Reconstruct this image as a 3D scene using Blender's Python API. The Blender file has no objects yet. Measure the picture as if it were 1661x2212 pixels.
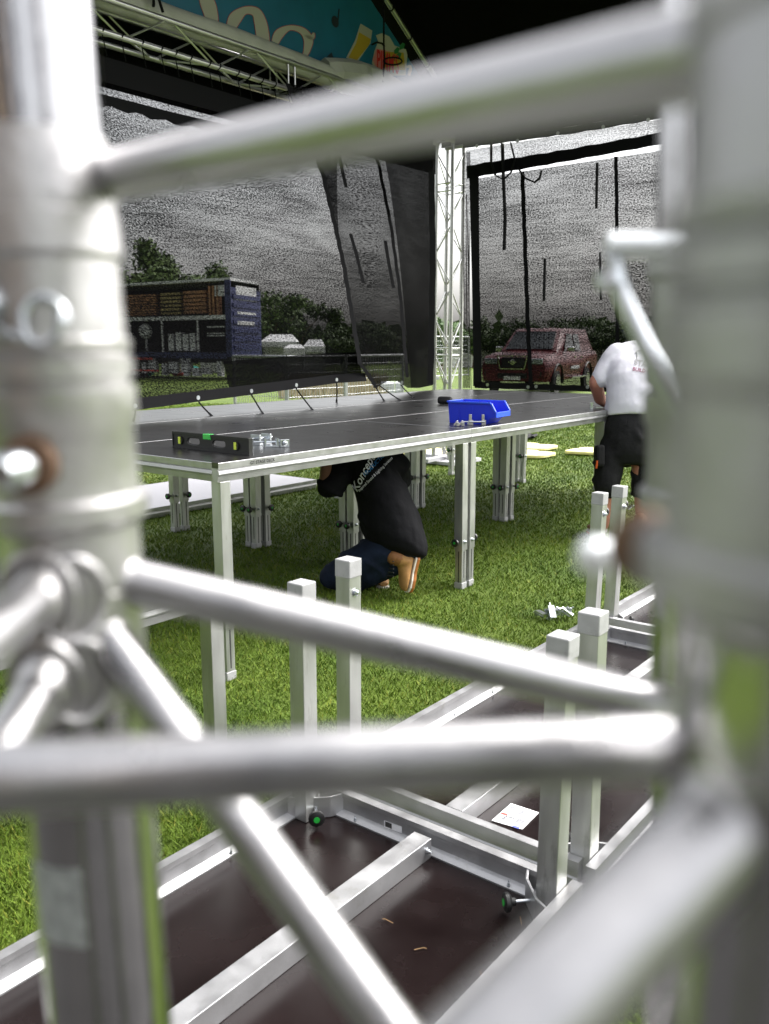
import bpy, bmesh, math, random
import numpy as np
from mathutils import Vector, Matrix
from mathutils.bvhtree import BVHTree
from mathutils import noise as mnoise
random.seed(7); RNG = np.random.default_rng(7)
SC = bpy.context.scene; COL = SC.collection

# ------------------------------------------------------------------ camera
F = 1900.; CX, CY = 830.5, 1106.; YH = 745.; H = 1.53
RHO = math.atan((CY - YH) / F); CR, SR = math.cos(RHO), math.sin(RHO)
cam = bpy.data.cameras.new('camera'); co = bpy.data.objects.new('camera', cam); COL.objects.link(co)
co.location = (0, 0, H); co.rotation_euler = (math.pi/2 - RHO, 0, 0)
cam.sensor_fit = 'VERTICAL'; cam.sensor_height = 17.3; cam.sensor_width = 13.0
cam.lens = F / 2212 * 17.3; cam.clip_start = 0.004; cam.clip_end = 900
cam.dof.use_dof = True; cam.dof.focus_distance = 4.3; cam.dof.aperture_fstop = cam.lens / 5.6
SC.camera = co
# ------------------------------------------------------------------ world, sun, exposure
SUN_EL, SUN_AZ = math.radians(50), math.radians(62)
w = bpy.data.worlds.new('World'); SC.world = w; w.use_nodes = True
nt = w.node_tree; bg = nt.nodes['Background']
sky = nt.nodes.new('ShaderNodeTexSky'); sky.sky_type = 'NISHITA'; sky.sun_disc = False
sky.sun_elevation = SUN_EL; sky.sun_rotation = SUN_AZ; sky.dust_density = 6; sky.air_density = 1.2
hs = nt.nodes.new('ShaderNodeHueSaturation'); hs.inputs['Saturation'].default_value = 0.16
nt.links.new(sky.outputs[0], hs.inputs['Color']); nt.links.new(hs.outputs[0], bg.inputs[0])
bg.inputs[1].default_value = 0.15
sl = bpy.data.lights.new('sun', 'SUN'); sl.energy = 1.3; sl.angle = math.radians(70); sl.color = (1, .96, .9)
so = bpy.data.objects.new('sun', sl); COL.objects.link(so)
sd = Vector((math.sin(SUN_AZ)*math.cos(SUN_EL), math.cos(SUN_AZ)*math.cos(SUN_EL), math.sin(SUN_EL)))
so.rotation_euler = sd.to_track_quat('Z', 'Y').to_euler(); so.location = (0, 0, 20)
SC.view_settings.view_transform = 'Standard'; SC.view_settings.look = 'None'
SC.view_settings.exposure = 1.62; SC.view_settings.gamma = 1
SC.cycles.max_bounces = 8; SC.cycles.transparent_max_bounces = 12; SC.cycles.glossy_bounces = 5
SC.cycles.diffuse_bounces = 3; SC.cycles.use_denoising = True

# ------------------------------------------------------------------ frames of reference
O = np.array([0, 0, H])
C0 = np.array([-.729, 3.831]); U = np.array([.6153, .7883]); N = np.array([-.7883, .6153])
U3 = np.array([U[0], U[1], 0]); N3 = np.array([N[0], N[1], 0]); Z3 = np.array([0, 0, 1.])
YAW = math.atan2(U[1], U[0])
def S(u, n, z=0.):
    q = C0 + u*U + n*N; return np.array([q[0], q[1], z])
def ray(x, y):
    a = (x-CX)/F; b = (CY-y)/F; return np.array([a, CR + b*SR, -SR + b*CR])
def at_z(x, y, z=0.):
    r = ray(x, y); return O + (z-H)/r[2]*r
def at_d(x, y, d): return O + d*ray(x, y)
def at_y(x, y, Y):
    r = ray(x, y); return O + Y/r[1]*r
def at_n(x, y, n):
    r = ray(x, y); return O + (n-((O[:2]-C0)@N))/(r[:2]@N)*r
def at_u(x, y, u):
    r = ray(x, y); return O + (u-((O[:2]-C0)@U))/(r[:2]@U)*r

# ------------------------------------------------------------------ materials
def mat(name, col, rough=.5, metal=0., spec=.5, var=0., vscale=8., bump=0., bscale=60., stretch=None, rvar=0., dirt=None):
    m = bpy.data.materials.new(name); m.use_nodes = True; t = m.node_tree; b = t.nodes['Principled BSDF']
    b.inputs['Base Color'].default_value = (*col, 1); b.inputs['Roughness'].default_value = rough
    b.inputs['Metallic'].default_value = metal; b.inputs['Specular IOR Level'].default_value = spec
    if var or bump or rvar or dirt:
        tc = t.nodes.new('ShaderNodeTexCoord'); mp = t.nodes.new('ShaderNodeMapping')
        if stretch: mp.inputs['Scale'].default_value = stretch
        t.links.new(tc.outputs['Object'], mp.inputs[0])
    if var or rvar or dirt:
        n = t.nodes.new('ShaderNodeTexNoise'); n.inputs['Scale'].default_value = vscale; n.inputs['Detail'].default_value = 6
        t.links.new(mp.outputs[0], n.inputs[0])
    if var:
        r = t.nodes.new('ShaderNodeValToRGB'); r.color_ramp.elements[0].position = .3; r.color_ramp.elements[1].position = .7
        r.color_ramp.elements[0].color = (*[c*(1-var) for c in col], 1); r.color_ramp.elements[1].color = (*[min(1, c*(1+var)) for c in col], 1)
        t.links.new(n.outputs[0], r.inputs[0]); out = r.outputs[0]
        if dirt:
            n3 = t.nodes.new('ShaderNodeTexNoise'); n3.inputs['Scale'].default_value = vscale*.6; n3.inputs['Detail'].default_value = 9
            n3.inputs['Roughness'].default_value = .75
            t.links.new(mp.outputs[0], n3.inputs[0])
            r3 = t.nodes.new('ShaderNodeValToRGB'); r3.color_ramp.elements[0].position = .58; r3.color_ramp.elements[1].position = .72
            t.links.new(n3.outputs[0], r3.inputs[0])
            mx = t.nodes.new('ShaderNodeMixRGB'); mx.inputs[2].default_value = (*dirt, 1)
            t.links.new(r3.outputs[0], mx.inputs[0]); t.links.new(out, mx.inputs[1]); out = mx.outputs[0]
        t.links.new(out, b.inputs['Base Color'])
    if rvar:
        mr = t.nodes.new('ShaderNodeMapRange'); mr.inputs[1].default_value = .3; mr.inputs[2].default_value = .7
        mr.inputs[3].default_value = max(.02, rough-rvar); mr.inputs[4].default_value = rough+rvar
        t.links.new(n.outputs[0], mr.inputs[0]); t.links.new(mr.outputs[0], b.inputs['Roughness'])
    if bump:
        n2 = t.nodes.new('ShaderNodeTexNoise'); n2.inputs['Scale'].default_value = bscale; n2.inputs['Detail'].default_value = 4
        t.links.new(mp.outputs[0], n2.inputs[0])
        bp = t.nodes.new('ShaderNodeBump'); bp.inputs['Strength'].default_value = bump; bp.inputs['Distance'].default_value = .02
        t.links.new(n2.outputs[0], bp.inputs['Height']); t.links.new(bp.outputs[0], b.inputs['Normal'])
    return m
M = {}
M['tube'] = mat('polished aluminium tube', (.41, .405, .415), .33, .95, var=.10, vscale=30, rvar=.09, bump=.03, bscale=90)
M['chord'] = mat('bright drawn chord tube', (.46, .455, .465), .11, 1., var=.08, vscale=30, rvar=.05, bump=.02, bscale=60)
M['cast'] = mat('cast aluminium coupler', (.52, .51, .515), .42, .9, var=.12, vscale=60, rvar=.08, bump=.05, bscale=200)
M['shaded'] = mat('dull grey coupler casting', (.36, .36, .365), .45, .9, var=.15, vscale=50, rvar=.08, bump=.05, bscale=200)  # coupler metal copy, darkened in colour to imitate the shadowed right uprights
M['alu'] = mat('mill aluminium extrusion', (.45, .45, .46), .42, .8, var=.10, vscale=14, rvar=.10, bump=.04, bscale=150, dirt=(.36, .35, .33))
M['leg'] = mat('aluminium leg tube', (.50, .505, .495), .40, .8, var=.08, vscale=9, rvar=.08, bump=.03, bscale=160, stretch=(3, 3, .6), dirt=(.30, .30, .28))
M['truss'] = mat('far truss aluminium', (.50, .50, .49), .32, .9, var=.1, vscale=12)
M['steel'] = mat('zinc plated steel', (.55, .58, .61), .28, 1., var=.15, vscale=40)
M['rust'] = mat('rusty washer', (.13, .075, .045), .65, .3, var=.4, vscale=90)
M['cap'] = mat('grey plastic end cap', (.36, .36, .365), .55, var=.10, vscale=25, bump=.05, bscale=120, dirt=(.20, .20, .19))
M['black'] = mat('black plastic', (.012, .012, .012), .4)
M['groove'] = mat('dark groove', (.03, .03, .03), .7)
M['green'] = mat('green plastic', (.02, .42, .05), .35)
M['deck'] = mat('dark phenolic board face', (.0085, .0076, .0076), .31, spec=.5, var=.25, vscale=5, rvar=.05, bump=.006, bscale=300, dirt=(.020, .018, .016))
M['deck'].node_tree.nodes['Principled BSDF'].inputs['IOR'].default_value = 1.9
M['under'] = mat('brown phenolic underside', (.008, .0042, .0042), .27, spec=.26, var=.25, vscale=6, rvar=.05, bump=.015, bscale=250)
M['print'] = mat('black print', (.04, .04, .04), .6)
M['mdf'] = mat('rubber head', (.010, .010, .010), .6)
M['blue'] = mat('blue polypropylene', (.008, .03, .62), .38, var=.06, vscale=6)
M['vial'] = mat('spirit vial', (.62, .75, .10), .15)
M['vialg'] = mat('spirit vial green', (.06, .5, .10), .15)
M['level'] = mat('black anodised level body', (.007, .007, .007), .5, var=.2, vscale=20)
M['yellow'] = mat('yellow rubber pad', (.85, .76, .34), .5, var=.08, vscale=12)
M['paper'] = mat('printed paper', (.78, .78, .80), .6)
M['ink'] = mat('paper ink', (.12, .12, .14), .6)
M['inkred'] = mat('paper red ink', (.45, .10, .08), .6)
M['inkblue'] = mat('paper blue ink', (.10, .12, .5), .6)
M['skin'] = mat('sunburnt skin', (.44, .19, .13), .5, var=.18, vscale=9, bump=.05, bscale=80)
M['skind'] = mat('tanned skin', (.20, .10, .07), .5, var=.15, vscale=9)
M['tee_black'] = mat('black cotton', (.0065, .0065, .008), .85, spec=.12, var=.2, vscale=6, bump=.5, bscale=9)
M['tee_white'] = mat('white cotton', (.70, .69, .76), .8, spec=.2, var=.03, vscale=5, bump=.45, bscale=8, stretch=(1, 1, .6))
M['jeans'] = mat('navy denim', (.008, .014, .032), .8, spec=.2, var=.3, vscale=12, bump=.5, bscale=16)
M['shorts'] = mat('black work shorts', (.010, .010, .011), .8, spec=.25, var=.25, vscale=7, bump=.6, bscale=12)
M['boot'] = mat('tan nubuck', (.36, .185, .06), .65, var=.15, vscale=20, bump=.1, bscale=70)
M['bootd'] = mat('brown nubuck', (.24, .10, .03), .65, var=.2, vscale=20)
M['sole'] = mat('orange gum sole', (.42, .15, .03), .6, var=.2, vscale=40)
M['white'] = mat('white midsole', (.75, .70, .62), .6)
M['hair'] = mat('short brown hair', (.05, .03, .02), .7, bump=.4, bscale=150)
M['tprint_w'] = mat('white shirt print', (.75, .76, .80), .7)
M['tprint_b'] = mat('blue shirt print', (.03, .22, .55), .7)
M['tprint_g'] = mat('grey shirt print', (.38, .37, .39), .7)
M['tprint_m'] = mat('maroon shirt print', (.28, .10, .16), .7)
M['orange'] = mat('orange tag', (.75, .13, .02), .5)
M['blackfab'] = mat('black blockout fabric', (.003, .003, .003), .9, spec=.06, bump=.3, bscale=12)
M['web'] = mat('black webbing', (.005, .005, .006), .8, spec=.2)
M['banner'] = mat('printed blue banner', (.008, .125, .22), .55, var=.10, vscale=4, bump=.2, bscale=5)
M['letter'] = mat('cream banner lettering', (.40, .385, .32), .6)
M['lred'] = mat('red banner outline', (.35, .02, .04), .6)
M['bdark'] = mat('dark banner print', (.012, .02, .03), .6)
M['beer'] = mat('amber banner print', (.42, .28, .02), .6)
M['pink'] = mat('pink banner print', (.60, .22, .20), .6)
M['leafp'] = mat('green banner print', (.02, .16, .05), .6)
M['roll'] = mat('cream pvc fabric', (.40, .40, .36), .55, var=.12, vscale=5, bump=.5, bscale=7)
M['red'] = mat('red car paint', (.095, .006, .012), .3, spec=.5, var=.05)
M['glass'] = mat('dark car glass', (.02, .025, .03), .08, spec=.7)
M['chrome'] = mat('chrome', (.8, .8, .82), .12, 1.)
M['tyre'] = mat('tyre rubber', (.012, .012, .012), .8)
M['lamp'] = mat('headlamp', (.35, .38, .40), .15, .3)
M['plate'] = mat('number plate', (.75, .75, .72), .5)
M['tblue'] = mat('blue trailer panels', (.010, .016, .085), .45, var=.15, vscale=2)
M['tgrey'] = mat('grey trailer roof', (.50, .50, .52), .5)
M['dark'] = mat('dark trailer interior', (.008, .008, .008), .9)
M['wood'] = mat('stacked timber', (.26, .12, .05), .7, var=.4, vscale=6)
M['wood2'] = mat('stacked planks', (.25, .19, .07), .7, var=.4, vscale=6)
M['pale'] = mat('pale equipment', (.45, .45, .47), .5, var=.2, vscale=3)
M['redst'] = mat('red stripe', (.5, .05, .04), .5)
M['teal'] = mat('teal tarp', (.02, .38, .30), .6)
M['tent'] = mat('white marquee pvc', (.55, .55, .56), .6)
M['galv'] = mat('galvanised fence', (.36, .37, .38), .4, .6)
M['wallw'] = mat('white site wall', (.72, .71, .68), .7, var=.06, vscale=2)
M['bark'] = mat('bark', (.10, .07, .045), .9, var=.3, vscale=9, bump=.4, bscale=30)
M['door'] = mat('pale grey boxes', (.55, .56, .60), .5)

def leafmat(name, a, b):
    m = bpy.data.materials.new(name); m.use_nodes = True; t = m.node_tree; p = t.nodes['Principled BSDF']
    g = t.nodes.new('ShaderNodeNewGeometry'); r = t.nodes.new('ShaderNodeValToRGB')
    r.color_ramp.elements[0].color = (*a, 1); r.color_ramp.elements[1].color = (*b, 1)
    t.links.new(g.outputs['Random Per Island'], r.inputs[0]); t.links.new(r.outputs[0], p.inputs['Base Color'])
    p.inputs['Roughness'].default_value = .6; p.inputs['Specular IOR Level'].default_value = .25
    return m
M['leaf'] = leafmat('broadleaf foliage', (.030, .060, .012), (.085, .13, .03))
M['leaf2'] = leafmat('dark hedge foliage', (.022, .040, .012), (.055, .085, .025))
M['leaf3'] = leafmat('pale green foliage', (.06, .11, .04), (.13, .20, .08))
M['dry'] = leafmat('dry meadow stems', (.22, .17, .10), (.36, .32, .22))

# grass sheet and blades share a base colour field
def grassmat(name, blades):
    m = bpy.data.materials.new(name); m.use_nodes = True; t = m.node_tree; p = t.nodes['Principled BSDF']
    tc = t.nodes.new('ShaderNodeNewGeometry')
    n = t.nodes.new('ShaderNodeTexNoise'); n.inputs['Scale'].default_value = 1.3; n.inputs['Detail'].default_value = 8; n.inputs['Roughness'].default_value = .65
    t.links.new(tc.outputs['Position'], n.inputs[0])
    r = t.nodes.new('ShaderNodeValToRGB'); e = r.color_ramp.elements
    e[0].position = .32; e[0].color = (.054, .094, .012, 1); e[1].position = .64; e[1].color = (.108, .154, .025, 1)
    k_ = e.new(.86); k_.color = (.165, .160, .050, 1)
    t.links.new(n.outputs[0], r.inputs[0])
    if blades:
        g = t.nodes.new('ShaderNodeValToRGB'); g.color_ramp.elements[0].color = (.85, 1.0, .6, 1); g.color_ramp.elements[1].color = (1.65, 1.65, 1.15, 1)
        k = g.color_ramp.elements.new(.90); k.color = (1.45, 1.45, 1.0, 1); g.color_ramp.elements[2].color = (2.6, 1.75, 1.9, 1)
        t.links.new(tc.outputs['Random Per Island'], g.inputs[0])
        mx = t.nodes.new('ShaderNodeMixRGB'); mx.blend_type = 'MULTIPLY'; mx.inputs[0].default_value = 1
        t.links.new(r.outputs[0], mx.inputs[1]); t.links.new(g.outputs[0], mx.inputs[2]); t.links.new(mx.outputs[0], p.inputs['Base Color'])
    else:
        n2 = t.nodes.new('ShaderNodeTexNoise'); n2.inputs['Scale'].default_value = 55; n2.inputs['Detail'].default_value = 5
        t.links.new(tc.outputs['Position'], n2.inputs[0])
        g = t.nodes.new('ShaderNodeValToRGB'); g.color_ramp.elements[0].position = .3; g.color_ramp.elements[1].position = .75
        g.color_ramp.elements[0].color = (.65, .7, .5, 1); g.color_ramp.elements[1].color = (1.35, 1.3, 1.1, 1)
        t.links.new(n2.outputs[0], g.inputs[0])
        mx = t.nodes.new('ShaderNodeMixRGB'); mx.blend_type = 'MULTIPLY'; mx.inputs[0].default_value = 1
        t.links.new(r.outputs[0], mx.inputs[1]); t.links.new(g.outputs[0], mx.inputs[2]); t.links.new(mx.outputs[0], p.inputs['Base Color'])
        bp = t.nodes.new('ShaderNodeBump'); bp.inputs['Strength'].default_value = .8; bp.inputs['Distance'].default_value = .03
        t.links.new(n2.outputs[0], bp.inputs['Height']); t.links.new(bp.outputs[0], p.inputs['Normal'])
    p.inputs['Roughness'].default_value = .7; p.inputs['Specular IOR Level'].default_value = .2
    return m
M['grass'] = grassmat('lawn', False); M['blade'] = grassmat('lawn blades', True)

def meshmat(name, lo, hi, fine=75.):
    """black shade netting: opacity varies with the weave (fine grain + long horizontal creases)"""
    m = bpy.data.materials.new(name); m.use_nodes = True; t = m.node_tree
    out = t.nodes['Material Output']; p = t.nodes['Principled BSDF']
    p.inputs['Base Color'].default_value = (.003, .003, .0033, 1); p.inputs['Roughness'].default_value = .9; p.inputs['Specular IOR Level'].default_value = .04
    tr = t.nodes.new('ShaderNodeBsdfTransparent'); mix = t.nodes.new('ShaderNodeMixShader')
    uv = t.nodes.new('ShaderNodeUVMap')
    def noise(sx, sy, det, rough=.6):
        mp = t.nodes.new('ShaderNodeMapping'); mp.inputs['Scale'].default_value = (sx, sy, 1)
        t.links.new(uv.outputs[0], mp.inputs[0])
        n = t.nodes.new('ShaderNodeTexNoise'); n.inputs['Scale'].default_value = 1; n.inputs['Detail'].default_value = det; n.inputs['Roughness'].default_value = rough
        t.links.new(mp.outputs[0], n.inputs[0]); return n.outputs[0]
    a = noise(fine*.8, fine*1.15, 3, .8); b = noise(2.2, 26, 5, .7); c = noise(.7, 2.2, 3)
    def math_(op, x, y):
        k = t.nodes.new('ShaderNodeMath'); k.operation = op
        for i, v in ((0, x), (1, y)):
            if isinstance(v, (int, float)): k.inputs[i].default_value = v
            else: t.links.new(v, k.inputs[i])
        return k.outputs[0]
    s = math_('ADD', math_('MULTIPLY', a, 2.3), math_('ADD', math_('MULTIPLY', b, .5), math_('MULTIPLY', c, .6)))
    mr = t.nodes.new('ShaderNodeMapRange'); mr.inputs[1].default_value = 1.50; mr.inputs[2].default_value = 1.95
    mr.inputs[3].default_value = hi; mr.inputs[4].default_value = lo
    t.links.new(s, mr.inputs[0]); t.links.new(mr.outputs[0], mix.inputs[0])
    t.links.new(tr.outputs[0], mix.inputs[1]); t.links.new(p.outputs[0], mix.inputs[2]); t.links.new(mix.outputs[0], out.inputs[0])
    return m
M['net'] = meshmat('black mesh netting', .60, 1.0)
M['net_light'] = meshmat('single layer mesh', .48, .90)
M['net_mid'] = meshmat('overlapping mesh netting', .82, 1.0)
M['net_dense'] = meshmat('doubled mesh netting', .972, 1.0)

# ------------------------------------------------------------------ mesh builder
BASE = {}
def root_of(o):
    while o.parent: o = o.parent
    return o
class MB:
    def __init__(s): s.v = []; s.f = []; s.mi = []; s.uv = None
    def add(s, vs, fs, mi=0):
        k = len(s.v); s.v += [tuple(map(float, q)) for q in vs]; s.f += [tuple(k+i for i in f) for f in fs]; s.mi += [mi]*len(fs); return s
    def box(s, c, ax, ay, az, mi=0):      # centre and three half-axes
        c = np.array(c, float); ax, ay, az = [np.array(q, float) for q in (ax, ay, az)]
        vs = [c+i*ax+j*ay+k*az for i in (-1, 1) for j in (-1, 1) for k in (-1, 1)]
        fs = [(0, 1, 3, 2), (4, 6, 7, 5), (0, 4, 5, 1), (2, 3, 7, 6), (0, 2, 6, 4), (1, 5, 7, 3)]
        if np.dot(np.cross(ax, ay), az) < 0: fs = [f[::-1] for f in fs]
        return s.add(vs, fs, mi)
    def abox(s, x0, x1, y0, y1, z0, z1, mi=0):
        return s.box(((x0+x1)/2, (y0+y1)/2, (z0+z1)/2), ((x1-x0)/2, 0, 0), (0, (y1-y0)/2, 0), (0, 0, (z1-z0)/2), mi)
    def sbox(s, u0, u1, n0, n1, z0, z1, mi=0):   # box in the stage frame
        return s.box(S((u0+u1)/2, (n0+n1)/2, (z0+z1)/2), U3*(u1-u0)/2, N3*(n1-n0)/2, Z3*(z1-z0)/2, mi)
    def beam(s, p, q, wx, wy, up=(0, 0, 1), mi=0):
        p = np.array(p, float); q = np.array(q, float); d = q-p; L = np.linalg.norm(d); d = d/L
        x = np.cross(up, d); nx = np.linalg.norm(x)
        if nx < 1e-6: x = np.cross((1, 0, 0), d); nx = np.linalg.norm(x)
        x /= nx; y = np.cross(d, x)
        return s.box((p+q)/2, x*wx/2, y*wy/2, d*L/2, mi)
    def tube(s, pts, r, seg=12, mi=0, cap=True, ry=None):
        pts = [np.array(p, float) for p in pts]; n = len(pts)
        rr = r if hasattr(r, '__len__') else [r]*n
        T = [pts[min(i+1, n-1)]-pts[max(i-1, 0)] for i in range(n)]
        T = [t/(np.linalg.norm(t)+1e-12) for t in T]
        a = np.cross(T[0], (0, 0, 1)); 
        if np.linalg.norm(a) < 1e-3: a = np.cross(T[0], (1, 0, 0))
        a /= np.linalg.norm(a); vs = []
        for i in range(n):
            a = a - T[i]*(a@T[i]); a /= np.linalg.norm(a)+1e-12; b = np.cross(T[i], a)
            for j in range(seg):
                th = 2*math.pi*j/seg; vs.append(pts[i] + rr[i]*math.cos(th)*a + (ry if ry else rr[i])*math.sin(th)*b)
        fs = [(i*seg+j, i*seg+(j+1) % seg, (i+1)*seg+(j+1) % seg, (i+1)*seg+j) for i in range(n-1) for j in range(seg)]
        if cap: fs += [tuple(range(seg))[::-1], tuple((n-1)*seg+j for j in range(seg))]
        return s.add(vs, fs, mi)
    def lathe(s, p, d, prof, seg=24, mi=0):   # prof: (distance along d, radius)
        p = np.array(p, float); d = np.array(d, float); d /= np.linalg.norm(d)
        a = np.cross(d, (0, 0, 1)); 
        if np.linalg.norm(a) < 1e-3: a = np.cross(d, (1, 0, 0))
        a /= np.linalg.norm(a); b = np.cross(d, a); vs = []; n = len(prof)
        for (t, r) in prof:
            for j in range(seg):
                th = 2*math.pi*j/seg; vs.append(p + d*t + r*(math.cos(th)*a + math.sin(th)*b))
        fs = [(i*seg+j, i*seg+(j+1) % seg, (i+1)*seg+(j+1) % seg, (i+1)*seg+j) for i in range(n-1) for j in range(seg)]
        fs += [tuple(range(seg))[::-1], tuple((n-1)*seg+j for j in range(seg))]
        return s.add(vs, fs, mi)
    def prism(s, poly, vec, mi=0):
        poly = [np.array(p, float) for p in poly]; vec = np.array(vec, float); n = len(poly)
        vs = poly + [p+vec for p in poly]
        fs = [tuple(range(n))[::-1], tuple(range(n, 2*n))] + [(i, (i+1) % n, n+(i+1) % n, n+i) for i in range(n)]
        nn = sum((np.cross(poly[i]-poly[0], poly[(i+1) % n]-poly[0]) for i in range(1, n-1)), np.zeros(3))
        if nn@vec < 0: fs = [f[::-1] for f in fs]
        return s.add(vs, fs, mi)
    def ball(s, c, r, seg=14, mi=0, sc=(1, 1, 1)):
        c = np.array(c, float); vs = []; rings = seg//2
        for i in range(rings+1):
            ph = math.pi*i/rings
            for j in range(seg):
                th = 2*math.pi*j/seg
                vs.append(c + r*np.array([math.sin(ph)*math.cos(th)*sc[0], math.sin(ph)*math.sin(th)*sc[1], math.cos(ph)*sc[2]]))
        fs = [(i*seg+j, (i+1)*seg+j, (i+1)*seg+(j+1) % seg, i*seg+(j+1) % seg) for i in range(rings) for j in range(seg)]
        return s.add(vs, fs, mi)
    def build(s, name, mats, parent=None, smooth=False, bevel=0., loc=None, sharp=40):
        base = np.array(loc if loc is not None else (BASE.get(root_of(parent).name, (0, 0, 0)) if parent else (0, 0, 0)), float)
        me = bpy.data.meshes.new(name); me.from_pydata([tuple(np.array(q)-base) for q in s.v], [], s.f)
        if not isinstance(mats, (list, tuple)): mats = [mats]
        for m in mats: me.materials.append(m)
        if any(s.mi): me.polygons.foreach_set('material_index', s.mi)
        o = bpy.data.objects.new(name, me); COL.objects.link(o)
        if parent: o.parent = parent
        elif loc is not None: o.location = tuple(base); BASE[o.name] = tuple(base)
        if smooth:
            me.polygons.foreach_set('use_smooth', [True]*len(me.polygons))
            me.set_sharp_from_angle(angle=math.radians(sharp))
        if bevel:
            b = o.modifiers.new('bevel', 'BEVEL'); b.width = bevel; b.segments = 2; b.limit_method = 'ANGLE'; b.angle_limit = math.radians(40)
        me.update(); return o
def tag(o, label=None, cat=None, group=None, kind=None):
    if label: o['label'] = label
    if cat: o['category'] = cat
    if group: o['group'] = group
    if kind: o['kind'] = kind
    return o
def thing(name, label, cat, loc=(0, 0, 0), group=None):
    o = bpy.data.objects.new(name, None); COL.objects.link(o); o.location = tuple(float(q) for q in loc)
    o.empty_display_size = .1; BASE[o.name] = tuple(float(q) for q in loc); return tag(o, label, cat, group)
def copy_tree(o, parent=None):
    c = o.copy(); COL.objects.link(c)
    if parent: c.parent = parent
    for ch in [k for k in KIDS.get(o.name, [])]: copy_tree(ch, c)
    return c
KIDS = {}
def index_kids():
    KIDS.clear()
    for o in bpy.data.objects:
        if o.parent: KIDS.setdefault(o.parent.name, []).append(o)
def text2d(body, size, shear=0., bold=0.):
    cu = bpy.data.curves.new('t', 'FONT'); cu.body = body; cu.size = size; cu.shear = shear; cu.offset = bold
    cu.align_x = 'LEFT'; cu.resolution_u = 3; ob = bpy.data.objects.new('t', cu); COL.objects.link(ob)
    dg = bpy.context.evaluated_depsgraph_get(); me = ob.evaluated_get(dg).to_mesh()
    vs = [(v.co.x, v.co.y) for v in me.vertices]; fs = [tuple(p.vertices) for p in me.polygons]
    ob.evaluated_get(dg).to_mesh_clear(); bpy.data.objects.remove(ob); bpy.data.curves.remove(cu)
    return vs, fs
def text_on(mb, body, size, p, ex, ey, shear=0., bold=0., mi=0):
    vs, fs = text2d(body, size, shear, bold); p, ex, ey = [np.array(q, float) for q in (p, ex, ey)]
    return mb.add([p+x*ex+y*ey for x, y in vs], fs, mi)
def bake(objs_mb, name, mats, parent, voxel=.014, smooth_it=6, fold=None):
    """one continuous skin from overlapping limb volumes"""
    o = objs_mb.build(name, mats, parent)
    r = o.modifiers.new('r', 'REMESH'); r.mode = 'VOXEL'; r.voxel_size = voxel
    k = o.modifiers.new('s', 'SMOOTH'); k.iterations = smooth_it; k.factor = .5
    dg = bpy.context.evaluated_depsgraph_get(); dg.update()
    me = bpy.data.meshes.new_from_object(o.evaluated_get(dg)); o.modifiers.clear()
    old = o.data; o.data = me; bpy.data.meshes.remove(old); me.name = name
    if fold:                         # cloth creases pushed into the surface
        amp, fdir, wl = fold; fdir = Vector(fdir).normalized(); ns = [v.normal.copy() for v in me.vertices]
        for v, n_ in zip(me.vertices, ns):
            q = v.co; w1 = mnoise.noise(q*3.2)*2.6; w2 = mnoise.noise(q*5.7+Vector((7, 3, 1)))
            f_ = math.sin(q.dot(fdir)*2*math.pi/wl + w1*2.2); f_ = max(0, f_)**2.2*max(0, .25+w2*1.9) + .35*mnoise.noise(q*11)
            v.co = q + n_*amp*f_
    me.polygons.foreach_set('use_smooth', [True]*len(me.polygons))
    if not me.materials:
        me.materials.append(mats)
    return o

# ================================================================== SETTING
g = MB().add([(-400, -400, 0), (400, -400, 0), (400, 420, 0), (-400, 420, 0)], [(0, 1, 2, 3)])
tag(g.build('ground', M['grass']), kind='structure')

tag(MB().add([(-3.2, -6, .004), (3.6, -6, .004), (3.6, .62, .004), (-3.2, .62, .004)], [(0, 1, 2, 3)]).build('unseen_trackway', mat('added grey trackway', (.03, .029, .028), .7, var=.3, vscale=2.5, bump=.2, bscale=20)), kind='structure')  # unseen dark trackway added under the camera to subdue green tube reflections
# lawn blades near the stage (floor decks left clear)
def blades():
    n = 520000
    y = 1.35 + (RNG.random(n)**1.7)*22.; x = RNG.uniform(-1, 1, n)*(y*.5+.25)
    keep = np.abs(x) < y*.50 + .25
    u = (x-C0[0])*U[0] + (y-C0[1])*U[1]; nn = (x-C0[0])*N[0] + (y-C0[1])*N[1]
    keep &= ~((nn > -2.10) & (nn < -1.00) & (u < 3.9))
    x, y = x[keep], y[keep]; n = len(x)
    h = RNG.uniform(.012, .030, n)*(1+.10*np.maximum(0, y-4)/4); wd = RNG.uniform(.0016, .0032, n)*(1+.20*np.maximum(0, y-3)); az = RNG.uniform(0, 2*np.pi, n)
    ld = RNG.uniform(0, 2*np.pi, n); ln = h*RNG.uniform(.2, 1.3, n)
    v = np.zeros((n, 3, 3)); dx, dy = np.cos(az)*wd, np.sin(az)*wd
    v[:, 0] = np.stack([x-dx, y-dy, 0*x], 1); v[:, 1] = np.stack([x+dx, y+dy, 0*x], 1)
    v[:, 2] = np.stack([x+np.cos(ld)*ln, y+np.sin(ld)*ln, h], 1)
    me = bpy.data.meshes.new('grass'); me.vertices.add(n*3); me.vertices.foreach_set('co', v.ravel())
    me.loops.add(n*3); me.loops.foreach_set('vertex_index', np.arange(n*3)); me.polygons.add(n)
    me.polygons.foreach_set('loop_start', np.arange(0, n*3, 3)); me.update(calc_edges=True)
    me.materials.append(M['blade']); o = bpy.data.objects.new('grass', me); COL.objects.link(o)
    tag(o, 'short mown green lawn grass under and around the stage decks', 'grass', kind='stuff')
blades()

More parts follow.
